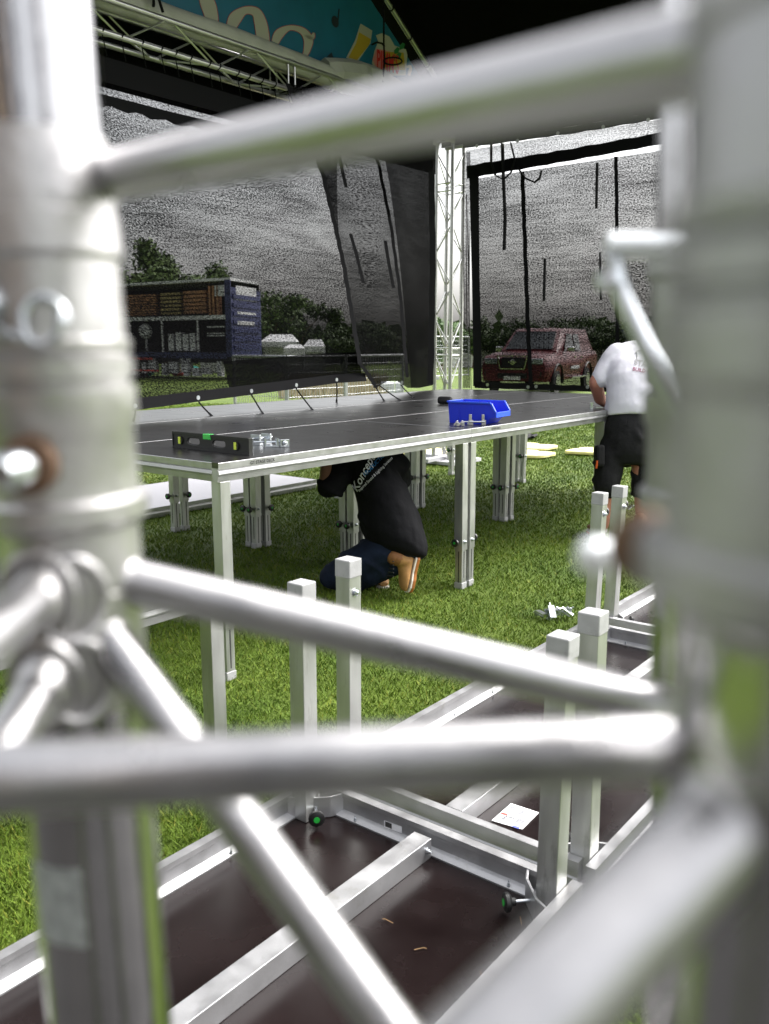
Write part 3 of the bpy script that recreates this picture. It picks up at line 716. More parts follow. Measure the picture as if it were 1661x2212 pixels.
# right screen (end wall)
UR = 6.62
def rp(x, y, du=0.): return at_u(x, y, UR+du)
t = thing('mesh_screen', 'black mesh screen hanging across the far right end, red pickup behind it', 'screen', rp(1150, 840))
rows = 30; cols = 40
def rg(yt0, yt1, yb0, yb1, x0=1030, x1=1560):
    g = []
    for f in np.linspace(0, 1, rows):
        r_ = []
        for s_ in np.linspace(0, 1, cols):
            x = x0+(x1-x0)*s_; yb = yb0+(yb1-yb0)*s_; yt = yt0+(yt1-yt0)*s_
            r_.append(rp(x, yb+(yt-yb)*f) + U3*.025*math.sin(s_*17+f*3)*math.sin(f*math.pi))
        g.append(r_)
    return g
sheet('mesh_panel', M['net'], rg(385, 305, 832, 852), t, uvo=(3.3, 1.7))
sheet('mesh_valance', M['net_light'], rg(325, 236, 372, 284, 1006, 1560), t, uvo=(1.3, .7))
sheet('side_strip', M['net_light'], rg(330, 328, 838, 838, 1000, 1016), t, uvo=(.3, 2.7))
def quadstrip(top, bottom, dd=-.03):
    m = MB(); vs = []; k = 24
    for i in range(k+1):
        s_ = i/k; a = [np.interp(s_, np.linspace(0, 1, len(top)), [p[j] for p in top]) for j in (0, 1)]; b = [np.interp(s_, np.linspace(0, 1, len(bottom)), [p[j] for p in bottom]) for j in (0, 1)]
        w_ = 1.3*math.sin(i*2.3); vs += [rp(a[0], a[1]+w_, dd), rp(b[0], b[1]+w_*.6, dd)]
    m.add(vs, [(2*i, 2*i+1, 2*i+3, 2*i+2) for i in range(k)]); m.build('hem', M['web'], t)
quadstrip([(1008, 358), (1240, 320), (1560, 262)], [(1008, 386), (1240, 346), (1560, 288)])
quadstrip([(1013, 365), (1019, 600), (1022, 760), (1022, 835)][::1], [(1034, 365), (1036, 600), (1040, 760), (1040, 838)])
quadstrip([(1025, 824), (1280, 834), (1560, 845)], [(1025, 838), (1280, 846), (1560, 858)])
quadstrip([(1000, 306), (1240, 272), (1560, 216)], [(1000, 320), (1240, 288), (1560, 234)])
m = MB()
px_strip(m, [(1128, 370), (1133, 500), (1140, 700), (1147, 843)], lambda x, y: rp(x, y, -.04), 9, .7)
px_strip(m, [(1330, 338), (1332, 420), (1332, 560), (1334, 740), (1340, 840)], lambda x, y: rp(x, y, -.04), 8, .5)
m.build('seam', M['web'], t)
for x, y in ((1053, 831), (1141, 836), (1158, 835), (1269, 836)):
    MB().lathe(rp(x, y, -.045), -U3, [(0, .020), (.004, .020)], 12).build('grommet', M['steel'], t, True)
for x, y in ((1030, 303), (1118, 292), (1205, 276), (1303, 262), (1400, 247)):
    MB().lathe(rp(x, y+12, -.045), -U3, [(0, .02), (.004, .02)], 12).build('grommet', M['tent'], t, True)
RS = [('long black strap with a taped end hanging beside the tower on the right screen', [(1085, 310), (1088, 400), (1091, 470), (1089, 540)], 11),
      ('thin black strap from the eave beside the tower, shorter and left of the taped one', [(1061, 305), (1061, 350), (1070, 378)], 8),
      ('looped black strap curling over the right screen band', [(1103, 308), (1112, 345), (1104, 372), (1088, 388), (1072, 380)], 6),
      ('black strap drooping in a short hook shape near the first seam of the right screen', [(1118, 362), (1135, 385), (1155, 394), (1166, 384), (1170, 368)], 7),
      ('short black strap high on the right screen beside the second seam', [(1290, 352), (1289, 400), (1288, 450)], 9),
      ('short black strap low on the right screen above the pickup cab', [(1177, 558), (1176, 600), (1175, 650)], 9),
      ('black strap hanging low on the right screen just left of the spring pin', [(1296, 545), (1297, 600), (1298, 648)], 7)]
for lb, pts, wd in RS:
    m = MB(); P = [rp(x, y, -.06) for x, y in pts]
    Q = []
    for a, b in zip(P[:-1], P[1:]):
        for s_ in np.linspace(0, 1, 6)[:-1]: Q.append(a+(b-a)*s_)
    Q.append(P[-1]); wm = wd/1900*10.4/2
    m.tube(Q, wm, 8, ry=wm*.5)
    o = m.build('hanging_strap', M['web'], None, True, loc=P[0]); tag(o, lb, 'strap', 'straps hanging on the screens')

# ================================================================== TOWER, BEAM, ROOF, BANNER
def box_truss(mb_ch, mb_br, p, q, e1, e2, sz=.24, r=.025, rb=.009, pitch=.5, ends=True):
    p = np.array(p, float); q = np.array(q, float); L = np.linalg.norm(q-p); d = (q-p)/L
    cs = [(-1, -1), (1, -1), (1, 1), (-1, 1)]; off = [e1*a*sz/2 + e2*b*sz/2 for a, b in cs]
    for o_ in off: mb_ch.tube([p+o_, q+o_], r, 12)
    k = max(2, int(round(L/pitch)))
    for f in range(4):
        a, b = off[f], off[(f+1) % 4]
        for i in range(k):
            t0, t1 = i*L/k, (i+1)*L/k; x, y = (a, b) if (i+f) % 2 == 0 else (b, a)
            mb_br.tube([p+d*(t0+.02)+x, p+d*(t1-.02)+y], rb, 7)
        for tt in ([0.02, L-.02] if ends else []): mb_br.tube([p+d*tt+a, p+d*tt+b], rb, 7)
TU, TN = 7.02, 3.52
t = thing('truss_tower', 'silver box truss tower standing at the back corner between the two screens', 'truss tower', S(TU, TN, 0))
ch, br = MB(), MB()
for z0, z1 in ((.06, 1.42), (1.47, 3.42), (3.47, 4.30)):
    box_truss(ch, br, S(TU, TN, z0), S(TU, TN, z1), U3, N3, pitch=.42)
for a in (-1, 1):
    for b in (-1, 1):
        for z in (1.445, 3.445): ch.lathe(S(TU+a*.12, TN+b*.12, z-.035), Z3, [(0, .025), (.001, .029), (.028, .029), (.030, .026), (.040, .026), (.042, .029), (.069, .029), (.07, .025)], 12)
ch.build('chord', M['truss'], t, True); br.build('brace', M['truss'], t, True)
m = MB().sbox(TU-.32, TU+.32, TN-.32, TN+.32, .02, .06); m.sbox(TU-.5, TU+.5, TN-.06, TN+.06, .06, .10); m.sbox(TU-.06, TU+.06, TN-.5, TN-.061, .06, .10); m.sbox(TU-.06, TU+.06, TN+.061, TN+.5, .06, .10)
m.build('base', M['pale'], t)
t = thing('truss_beam', 'silver horizontal truss beam under the roof along the top of the left screen', 'truss beam', S(0, 3.45, 3.9))
ch, br = MB(), MB(); BN = 3.45
box_truss(ch, br, S(.2, BN, 4.02), S(3.98, BN, 4.05), N3, Z3, sz=.245, pitch=.47); box_truss(ch, br, S(4.03, BN, 4.05), S(6.8, BN, 4.07), N3, Z3, sz=.245, pitch=.46)
for dn in (-1, 1):
    for dz in (-1, 1): ch.lathe(S(4.005-.05, BN+dn*.1225, 4.05+dz*.1225), U3, [(0, .025), (.002, .030), (.03, .030), (.032, .026), (.068, .026), (.07, .030), (.098, .030), (.1, .025)], 12)
ch.build('chord', M['truss'], t, True); br.build('brace', M['truss'], t, True)
m = MB()
for k in range(26):
    u = .9+k*.17+random.uniform(-.03, .03); c = S(u, BN-.1225, 3.925)
    m.tube([c+N3*.028*math.cos(q)*-1+Z3*.028*math.sin(q)+U3*.012*q for q in np.linspace(-2.6, 2.8, 9)] , .006, 6); m.tube([c-Z3*.03, S(u+.02, 3.31, 3.74)], .005, 6)
m.build('hook_cord', M['web'], t)
t = thing('stage_roof', 'black stage roof fabric sloping above the whole platform', 'roof', S(3.5, .9, 4.3))
NR0, NR1 = -.45, 3.62
SLP = .612; ZE = 4.36; UE = 6.98; UC = 3.5
def roofz(u): return ZE + SLP*((UE-u) if u >= UC else (u-(2*UC-UE)))
m = MB()
for ua, ub in ((UE, UC), (UC, 2*UC-UE)):
    a, b, c, d_ = S(ua, NR0, roofz(ua)), S(ub, NR0, roofz(ub)), S(ub, NR1, roofz(ub)), S(ua, NR1, roofz(ua)); m.prism([a, b, c, d_], Z3*.02)
m.sbox(UE-.012, UE+.012, NR0, NR1, 3.93, ZE-.01); m.sbox(2*UC-UE-.012, 2*UC-UE+.012, NR0, NR1, 3.93, ZE-.01)
m.build('canopy', M['blackfab'], t)
m = MB(); 
for nn in (3.40,):
    m.tube([S(UE-.05, nn, roofz(UE-.05)-.05), S(UC, nn, roofz(UC)-.05), S(2*UC-UE+.05, nn, roofz(UE-.05)-.05)], .026, 10)
m.tube([S(UE-.05, NR0+.1, ZE-.06), S(UE-.05, NR1-.1, ZE-.06)], .026, 10)
m.tube([S(UE-.06, NR0+.1, 3.90), S(UE-.06, NR1-.1, 3.90)], .022, 10)
m.build('pole', M['truss'], t, True)
m = MB()
for k in range(9):
    u = UE-.3-k*.34; c = S(u, 3.40, roofz(u)-.05); m.tube([c+N3*.03*math.cos(q)+Z3*.03*math.sin(q) for q in np.linspace(0, 6, 9)], .009, 6)
m.build('strap', M['web'], t)

o = MB().prism([S(.0, 3.62, 3.60), S(6.85, 3.62, 3.60), S(6.85, 3.62, 4.33), S(.0, 3.62, 4.33)], N3*.008).build('black_valance', M['blackfab'], None, loc=S(3.4, 3.62, 3.6)); tag(o, 'black fabric strip hanging behind the truss beam above the left screen', 'valance')
# banner in the gable
t = thing('banner', 'blue printed banner with big cream letters and drinks filling the roof gable', 'banner', S(4, 3.50, 4.2))
bn = 3.52
tri = [(UE-.12, 4.30), (UC, roofz(UC)-.12), (2*UC-UE+.12, 4.30)]
MB().prism([S(u, bn, z) for u, z in tri], N3*.006).build('cloth', M['banner'], t)
def bpix(x, y, k): 
    p = at_n(x, y, bn-.004-.003*k); return p
def stroke(mb, cl, ws, k):        # a banner letter stroke given in picture positions on the banner plane
    L_, R_ = [], []; n = len(cl)
    for i in range(n):
        a = np.array(cl[max(i-1, 0)]); b = np.array(cl[min(i+1, n-1)]); tdir = (b-a)/np.linalg.norm(b-a); nn = np.array([-tdir[1], tdir[0]])
        L_.append(np.array(cl[i])+nn*ws[i]/2); R_.append(np.array(cl[i])-nn*ws[i]/2)
    vs = []
    for a, b in zip(L_, R_): vs += [bpix(*a, k), bpix(*b, k)]
    mb.add(vs, [(2*i, 2*i+1, 2*i+3, 2*i+2) for i in range(n-1)])
def spline(pts, k=8):
    out = []; n = len(pts)
    for i in range(n-1):
        p0, p1, p2, p3 = [np.array(pts[min(max(j, 0), n-1)], float) for j in (i-1, i, i+1, i+2)]
        for s_ in np.linspace(0, 1, k, endpoint=False):
            out.append(.5*((2*p1) + (-p0+p2)*s_ + (2*p0-5*p1+4*p2-p3)*s_**2 + (-p0+3*p1-3*p2+p3)*s_**3))
    out.append(np.array(pts[-1], float)); return out
K_ = 0.3229                       # detail-crop pixels to picture pixels
def bc(x, y): return (432.6+x*K_, y*K_)
letters = [[(10, -60, 60), (48, 20, 95), (70, 90, 90), (85, 170, 75)],
           [(205, 190, 62), (235, 120, 84), (300, 70, 50), (372, 82, 60), (402, 150, 80), (415, 220, 85), (425, 290, 80)],
           [(500, 285, 48), (530, 225, 62), (600, 186, 32), (680, 205, 42), (722, 262, 60), (715, 330, 45), (700, 370, 30)],
           [(700, 236, 10), (745, 250, 34), (760, 218, 8)]]
m1, m2 = MB(), MB()
for L_ in letters:
    sp = spline([(a, b, c) for a, b, c in L_]); cl = [bc(q[0], q[1]) for q in sp]; ws = [max(2, q[2]*K_) for q in sp]
    stroke(m1, cl, [q+2.6 for q in ws], 0); stroke(m2, cl, ws, 1)
m1.build('letter_outline', M['lred'], t); m2.build('letter', M['letter'], t)
def bpoly(name, mt, pts, k, off=.004):
    P = [bpix(*bc(x, y), k) for x, y in pts]; return MB().prism(P, N3*-.001).build(name, mt, t)
bpoly('glass_print', M['letter'], [(1072, 158), (1150, 205), (1138, 290), (1055, 408), (975, 388), (1035, 270)], 0)
bpoly('drink_print', M['beer'], [(1062, 215), (1142, 262), (1130, 300), (1048, 402), (990, 385), (1042, 290)], 1)
m = MB(); m.lathe(bpix(*bc(902, 145), 0)+0, -N3, [(0, .055), (.002, .055)], 14); o_ = bpix(*bc(918, 140), 0); m.prism([bpix(*bc(916, 150), 0), bpix(*bc(922, 150), 0), bpix(*bc(932, 60), 0), bpix(*bc(925, 60), 0)], -N3*.002)
m.build('note_print', M['bdark'], t); MB().prism([bpix(*bc(845, 380), 0), bpix(*bc(890, 385), 0), bpix(*bc(878, 350), 0)], -N3*.002).build('note_print', M['bdark'], t)
bpoly('jug_print', M['letter'], [(1175, 235), (1215, 222), (1265, 245), (1300, 305), (1375, 330), (1385, 370), (1372, 505), (1175, 510), (1148, 420), (1165, 340), (1190, 280)], 0)
bpoly('jug_print', M['pink'], [(1180, 325), (1270, 345), (1262, 470), (1185, 470), (1152, 400)], 1)
bpoly('jug_print', M['beer'], [(1220, 345), (1360, 352), (1372, 470), (1240, 470)], 2)
bpoly('handle_print', M['letter'], [(1372, 440), (1410, 435), (1418, 460), (1405, 510), (1388, 505), (1396, 455), (1372, 460)], 1)
for c in ((1348, 315), (1312, 345), (1325, 378), (1288, 395)):
    bpoly('leaf_print', M['leafp'], [(c[0]-14, c[1]+18), (c[0]-16, c[1]-8), (c[0]+6, c[1]-30), (c[0]+22, c[1]-20), (c[0]+12, c[1]+10)], 3)
m = MB(); p0 = bpix(*bc(1180, 455), 4); ex = bpix(*bc(1366, 505), 4)-p0; W_ = np.linalg.norm(ex); ex /= W_; text_on(m, "PIMM'S", 1., p0, ex*W_/3.75, Z3*.27, bold=.02)
m.build('lettering', mat('red jug lettering', (.55, .02, .02), .6), t)
# rolled cream skirt lying on the beam, crumpled at its right end
t = thing('fabric_roll', 'cream rolled fabric skirt lying along the top of the truss beam', 'fabric', S(3, 3.5, 4.2))
pts = [S(u, 3.40+.01*math.sin(u*7), 4.215 + .03*math.sin(u*2.3)*.3) for u in np.linspace(.3, 5.3, 30)]
MB().tube(pts, [.085+.012*math.sin(i*1.3) for i in range(30)], 14, ry=.10).build('roll', M['roll'], t, True)
pts = [S(u, 3.42, 4.22+.1*math.sin((u-4.6)*2.2)) for u in np.linspace(4.6, 6.3, 14)]
MB().tube(pts, [.09+.05*abs(math.sin(i*1.9)) for i in range(14)], 9, ry=.15).build('fold', M['roll'], t)
# ropes hanging in the gable
t = thing('hanging_rope', 'thin black rope with a tied loop hanging in front of the jug picture', 'rope', at_n(830, 0, 3.3))
P = [at_n(x, y, 3.3) for x, y in ((828, -20), (829, 40), (829, 96), (831, 130), (826, 178))]; m = MB().tube(P, .010, 7)
cx, cy = bc(1288, 415); m.tube([at_n(cx+20*math.cos(q), cy+8*math.sin(q)-2, 3.3) for q in np.linspace(0, 6.28, 16)], .009, 6)
m.tube([at_n(*bc(x, y), 3.3) for x, y in ((1148, 298), (1180, 283), (1215, 290), (1232, 310))], .010, 6); m.build('rope', M['web'], t, True)
t = thing('hanging_rope', 'pair of black rope tails hanging beside the left truss upright, over the beam', 'rope', at_n(300, 10, 3.2))
MB().tube([at_n(x, y, 3.25) for x, y in ((330, -20), (332, 8), (331, 14))], .012, 7).tube([at_n(x, y, 3.25) for x, y in ((338, -20), (346, 8), (352, 27))], .012, 7).build('rope', M['web'], t, True)
#PART2
# ================================================================== PEOPLE
def loft(mb, secs, seg=18, mi=0):
    """closed volume through elliptical sections (centre, half-axis a, half-axis b)"""
    vs = []; n = len(secs)
    for c, a, b in secs:
        c, a, b = [np.array(q, float) for q in (c, a, b)]
        for j in range(seg):
            th = 2*math.pi*j/seg; vs.append(c + a*math.cos(th) + b*math.sin(th))
    fs = [(i*seg+j, i*seg+(j+1) % seg, (i+1)*seg+(j+1) % seg, (i+1)*seg+j) for i in range(n-1) for j in range(seg)]
    fs += [tuple(range(seg))[::-1], tuple((n-1)*seg+j for j in range(seg))]
    return mb.add(vs, fs, mi)
def limb(mb, pts, rr, seg=14):
    mb.tube(pts, rr, seg)
    for p, r in zip(pts, rr): mb.ball(p, r*.985, 12)
    return mb
FW = np.array([0, CR, -SR]); UPV = np.array([0, SR, CR]); RT = np.array([1., 0, 0])
def P3(x, y, d): return at_d(x, y, d)
def body_sec(x, y, d, hw, hd, tilt):     # hw in picture px, hd in metres, tilt of the section in degrees
    k = d/F; a = (RT*math.cos(tilt) + UPV*math.sin(tilt))*hw*k; return (P3(x, y, d), a, FW*hd)
def hand(mb, wrist, dirv, palm_n, k=1.):
    """palm with four bent fingers and a thumb"""
    w0 = np.array(wrist, float); d = np.array(dirv, float); d /= np.linalg.norm(d); n = np.array(palm_n, float); n -= d*(n@d); n /= np.linalg.norm(n); s_ = np.cross(d, n)
    loft(mb, [(w0-d*.01, s_*.026*k, n*.018*k), (w0+d*.03*k, s_*.036*k, n*.017*k), (w0+d*.075*k, s_*.042*k, n*.015*k), (w0+d*.095*k, s_*.038*k, n*.011*k)], 12)
    for i, (o, L) in enumerate(((-.031, .070), (-.010, .080), (.011, .075), (.031, .058))):
        b = w0 + d*.088*k + s_*o*k; p1 = b + (d*.92+n*.35)*L*.45*k; p2 = p1 + (d*.6+n*.8)*L*.32*k; p3 = p2 + (d*.25+n*.95)*L*.25*k
        limb(mb, [b, p1, p2, p3], [.0092*k, .0088*k, .0082*k, .007*k], 8)
    b = w0 + d*.025*k - s_*.030*k; p1 = b + (d*.55-s_*.7+n*.3)*.035*k; p2 = p1 + (d*.8-s_*.2+n*.5)*.03*k
    limb(mb, [b, p1, p2], [.013*k, .011*k, .009*k], 8)
def head(parent, c, fwd, up, hairm='hair', skin='skin', k=1.):
    c = np.array(c, float); f = np.array(fwd, float); f /= np.linalg.norm(f); u = np.array(up, float); u -= f*(u@f); u /= np.linalg.norm(u); r = np.cross(f, u)
    h = MB()
    loft(h, [(c-u*.115*k+f*.03*k, r*.03*k, f*.035*k), (c-u*.095*k+f*.025*k, r*.048*k, f*.058*k), (c-u*.05*k+f*.012*k, r*.064*k, f*.078*k), (c, r*.074*k, f*.092*k), (c+u*.05*k-f*.004*k, r*.075*k, f*.096*k), (c+u*.085*k-f*.006*k, r*.06*k, f*.078*k), (c+u*.108*k-f*.006*k, r*.03*k, f*.04*k)], 18)
    h.ball(c+f*.096*k-u*.022*k, .016*k, 10, 0, (1, 1, 1.3)); h.ball(c+f*.082*k-u*.066*k, .018*k, 10)
    for s_ in (-1, 1): h.ball(c+r*s_*.075*k-u*.01*k-f*.008*k, .022*k, 10, 0, (.5, .8, 1.3))
    o = bake(h, 'head', M[skin], parent, .006, 4)
    for s_ in (-1, 1):
        MB().ball(c+f*.083*k+r*s_*.031*k+u*.006*k, .012*k, 10).build('eye', M['tent'], o, True)
    MB().box(c+f*.094*k-u*.052*k, r*.022*k, f*.004*k, u*.004*k).build('mouth', M['lred'], o)
    hr = MB(); loft(hr, [(c-u*.035*k-f*.030*k, r*.060*k, f*.062*k), (c+u*.0*k-f*.022*k, r*.078*k, f*.078*k), (c+u*.05*k-f*.014*k, r*.080*k, f*.092*k), (c+u*.09*k-f*.010*k, r*.064*k, f*.082*k), (c+u*.114*k-f*.008*k, r*.032*k, f*.042*k)], 18)
    bake(hr, 'hair', M[hairm], o, .008, 3)
    return o
def bvh_of(o):
    b = np.array(BASE.get(root_of(o).name, (0, 0, 0))); me = o.data
    return BVHTree.FromPolygons([tuple(np.array(v.co)+b) for v in me.vertices], [tuple(p.vertices) for p in me.polygons])
def print_on(bvh, mb, body, size_px, x0, y0, ang, shear=0., bold=0., stretch=1., dflt=5.3):
    """lettering printed on cloth: glyph outlines dropped on the shirt surface"""
    vs, fs = text2d(body, 1., shear, bold); ca, sa = math.cos(ang), math.sin(ang); out = []
    for x, y in vs:
        x *= stretch; px = x0 + (x*ca - y*sa)*size_px; py = y0 - (x*sa + y*ca)*size_px
        r = ray(px, py); r = r/np.linalg.norm(r); hit = bvh.ray_cast(Vector(O), Vector(r))
        out.append(np.array(hit[0]) - r*.006 if hit[0] is not None else O + r*dflt)
    return mb.add(out, fs)

# ---- man crouching under the platform
D1 = 5.42
t = thing('person', 'man in black printed shirt and tan boots crouching under the platform', 'person', S(1.75, .45, 0))
T1 = math.radians(-20)
# body underneath (arms, neck) is one skin; head and clothes are its children
b = MB()
sh = P3(742, 1003, D1-.02); el = P3(705, 1050, D1-.12); wr = P3(707, 985, D1-.05)
limb(b, [P3(760, 1010, D1), sh, el], [.075, .062, .052]); limb(b, [el, (el+wr)/2, wr], [.050, .044, .031])
hand(b, wr, UPV*.9+RT*.15, FW, 1.)
shr = P3(860, 1000, D1+.12); elr = P3(868, 1040, D1+.38); wrr = P3(800, 985, D1+.5)
limb(b, [P3(820, 1000, D1+.08), shr, elr], [.07, .06, .05]); limb(b, [elr, (elr+wrr)/2, wrr], [.048, .042, .031]); hand(b, wrr, UPV*.8-RT*.3, FW, 1.)
loft(b, [body_sec(845, 1150, D1+.03, 58, .15, T1), body_sec(832, 1080, D1+.02, 62, .16, T1), body_sec(810, 1020, D1+.04, 60, .14, T1), body_sec(790, 985, D1+.08, 40, .10, T1), body_sec(782, 975, D1+.2, 22, .06, T1)])
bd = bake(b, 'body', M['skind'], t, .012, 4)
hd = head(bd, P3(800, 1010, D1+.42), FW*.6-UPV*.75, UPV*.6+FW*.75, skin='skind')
# clothes
b = MB()
loft(b, [body_sec(868, 1196, D1+.02, 52, .15, T1*.5), body_sec(856, 1180, D1+.01, 70, .19, T1*.7), body_sec(850, 1155, D1, 76, .205, T1*.8), body_sec(846, 1125, D1, 78, .21, T1), body_sec(835, 1085, D1, 75, .20, T1), body_sec(818, 1040, D1, 72, .185, T1), body_sec(798, 1000, D1+.02, 69, .16, T1), body_sec(784, 972, D1+.08, 52, .11, T1)], 22)
limb(b, [P3(782, 1002, D1), P3(738, 1012, D1-.02), P3(722, 1046, D1-.09)], [.11, .092, .080]); limb(b, [P3(722, 1046, D1-.09), P3(708, 1052, D1-.11)], [.082, .070])
limb(b, [P3(830, 1000, D1+.08), P3(856, 1010, D1+.14), P3(866, 1036, D1+.3)], [.10, .085, .075])
shirt = bake(b, 'shirt', M['tee_black'], bd, .012, 6, fold=(.016, (.75, .1, .65), .16))
b = MB()
hipL, hipR = P3(838, 1186, D1-.03), P3(878, 1178, D1+.05)
kL, kR = P3(716, 1246, D1+.10), P3(742, 1250, D1+.42); aL, aR = P3(800, 1262, D1+.35), P3(856, 1222, D1-.02)
loft(b, [body_sec(885, 1150, D1+.04, 34, .14, -.4), body_sec(878, 1168, D1+.03, 48, .17, -.35), body_sec(866, 1188, D1+.03, 56, .17, -.3), body_sec(850, 1204, D1+.04, 46, .13, -.2)], 20)
limb(b, [hipL, P3(775, 1215, D1+.02), kL], [.118, .108, .082]); limb(b, [kL, P3(745, 1256, D1+.2), aL], [.080, .066, .052])
limb(b, [hipR, P3(812, 1222, D1+.2), kR], [.115, .10, .085]); limb(b, [P3(835, 1196, D1-.02), P3(800, 1240, D1+.02), P3(775, 1256, D1+.1)], [.10, .080, .06])
limb(b, [kR, P3(800, 1245, D1+.2), aR], [.075, .068, .058])
bake(b, 'jeans', M['jeans'], bd, .012, 5, fold=(.014, (.8, .3, .5), .11))
def boot(parent, heel, toe, soledir, side, k=1., up='boot'):
    heel, toe = np.array(heel, float), np.array(toe, float); f = toe-heel; L = np.linalg.norm(f); f /= L; s_ = np.array(soledir, float); s_ -= f*(s_@f); s_ /= np.linalg.norm(s_); w_ = np.cross(f, s_)
    m = MB(); prof = [(0, .036, .080), (.12, .040, .100), (.35, .042, .085), (.6, .046, .062), (.82, .044, .048), (.97, .030, .030)]
    loft(m, [(heel+f*L*x - s_*(h*.5), w_*a*k, s_*h*.5*k) for x, a, h in prof], 16)
    limb(m, [heel+f*L*.16-s_*.05, heel+f*L*.12-s_*.105], [.048*k, .047*k])
    o = bake(m, 'boot', M[up], parent, .007, 3)
    limb(MB(), [heel+f*L*.12-s_*.100, heel+f*L*.11-s_*.128], [.0485*k, .047*k]).build('collar', M['bootd'], o, True)
    outl = [(0, .030), (.06, .038), (.25, .036), (.45, .034), (.65, .045), (.85, .044), (.97, .030), (1.02, .012)]
    poly = [heel+f*L*x+w_*a for x, a in outl] + [heel+f*L*x-w_*a for x, a in outl[::-1]]
    MB().prism([p + s_*.001 for p in poly], s_*.012).build('midsole', M['white'], o, bevel=.003)
    MB().prism([p + s_*.0135 for p in poly], s_*.020).build('sole', M['sole'], o, bevel=.004)
    return o
bt = boot(bd, P3(893, 1200, D1-.05), P3(876, 1278, D1-.03), RT*.93+FW*.42, FW, 1.08)
boot(bd, P3(812, 1250, D1+.38), P3(830, 1268, D1+.2), -UPV, FW)
lace = MB()
for k in range(5): a = P3(843-k*1.5, 1212+k*8, D1-.10); lace.tube([a, P3(850, 1213+k*8, D1-.15)], .004, 6)
lace.build('laces', M['mdf'], bt)
bv = bvh_of(shirt); m1, m2, m3 = MB(), MB(), MB()
print_on(bv, m1, 'Koncept', 25, 771, 1064, math.radians(62), .35, .012, .98)
print_on(bv, m2, 'PRODUCTIONS', 11.5, 788, 1030, math.radians(46), .25, .010, .95)
print_on(bv, m3, 'Inspired Sound & Lighting Services', 8.6, 776, 1063, math.radians(45), .2, .010, .86)
m1.build('lettering', M['tprint_w'], shirt); m2.build('lettering', M['tprint_b'], shirt); m3.build('lettering', M['tprint_w'], shirt)

# ---- man standing at the front edge, bending away
D2 = 7.05
t = thing('person', 'man in white printed shirt and black shorts bending over the platform edge', 'person', at_z(1345, 1158, 0))
b = MB(); t2 = 0
limb(b, [P3(1322, 778, D2+.14), P3(1297, 812, D2+.10), P3(1286, 826, D2+.10)], [.075, .062, .056]); limb(b, [P3(1286, 826, D2+.10), P3(1296, 862, D2+.26), P3(1318, 878, D2+.40)], [.056, .050, .036])
hand(b, P3(1318, 878, D2+.40), FW*.8+RT*.6, -UPV, 1.)
limb(b, [P3(1428, 778, D2+.14), P3(1452, 812, D2+.10), P3(1462, 826, D2+.12)], [.075, .062, .056]); limb(b, [P3(1462, 826, D2+.12), P3(1450, 862, D2+.28), P3(1425, 878, D2+.42)], [.056, .050, .036])
hand(b, P3(1425, 878, D2+.42), FW*.8-RT*.6, -UPV, 1.)
loft(b, [body_sec(1372, 930, D2, 56, .14, 0), body_sec(1372, 850, D2+.03, 52, .14, 0), body_sec(1374, 790, D2+.12, 52, .13, 0), body_sec(1380, 757, D2+.24, 34, .09, 0), body_sec(1386, 742, D2+.34, 16, .06, 0), body_sec(1390, 728, D2+.40, 15, .058, 0)])
for sx, sg in ((1307, -1), (1388, 1)):
    limb(b, [P3(sx+12 if sg < 0 else sx, 985, D2), P3(sx, 1052, D2-.02), P3(sx-1, 1085, D2+.02), P3(sx-2, 1135, D2+.03)], [.10, .072, .062, .040])
bd = bake(b, 'body', M['skin'], t, .014, 4)
hd = head(bd, P3(1412, 733, D2+.55), FW*.8-UPV*.6, UPV*.8+FW*.6)
b = MB()
loft(b, [body_sec(1374, 899, D2-.0, 66, .185, 0), body_sec(1373, 880, D2, 65.5, .19, 0), body_sec(1372, 845, D2+.01, 61, .18, 0), body_sec(1371, 810, D2+.04, 60, .17, 0), body_sec(1371, 782, D2+.10, 62, .155, 0), body_sec(1374, 760, D2+.16, 57, .13, 0), body_sec(1378, 743, D2+.24, 40, .09, 0), body_sec(1382, 737, D2+.29, 24, .065, 0)], 24)
for sg in (-1, 1): limb(b, [P3(1372+sg*38, 768, D2+.15), P3(1372+sg*52, 780, D2+.13), P3(1372+sg*78 - (0 if sg > 0 else -2), 819, D2+.10)], [.105, .095, .078])
shirt = bake(b, 'shirt', M['tee_white'], bd, .012, 6, fold=(.014, (.55, 0, -.83), .17))
b = MB()
loft(b, [body_sec(1374, 892, D2+.01, 62, .17, 0), body_sec(1373, 912, D2, 66, .185, 0), body_sec(1371, 950, D2, 70, .20, 0), body_sec(1368, 985, D2, 70, .19, 0), body_sec(1366, 1004, D2, 60, .15, 0)], 22)
limb(b, [P3(1330, 960, D2), P3(1316, 1000, D2-.01), P3(1311, 1052, D2-.02)], [.125, .118, .103]); limb(b, [P3(1404, 960, D2), P3(1400, 1000, D2), P3(1394, 1056, D2)], [.128, .125, .115])
sh2 = bake(b, 'shorts', M['shorts'], bd, .012, 5, fold=(.014, (.3, .1, .95), .15))
pk = MB(); pk.box(P3(1294, 985, D2-.10), RT*.035, UPV*.085, FW*.06); pk.build('pocket', M['shorts'], sh2, bevel=.02)
MB().beam(P3(1290, 995, D2-.172), P3(1288, 1012, D2-.172), .012, .006).build('pocket_tag', M['orange'], sh2)
MB().beam(P3(1352, 904, D2-.192), P3(1351, 918, D2-.197), .012, .008).build('belt_loop', M['shorts'], sh2)
for sx in (1303, 1386):
    f = FW*1.; f = np.array([-.12 if sx < 1340 else .1, 1, 0])
    hl = P3(sx-3, 1150, D2-.02); hl[2] = .036; boot(bd, hl, hl+f*.27, -Z3, RT, 1.05, 'bootd')
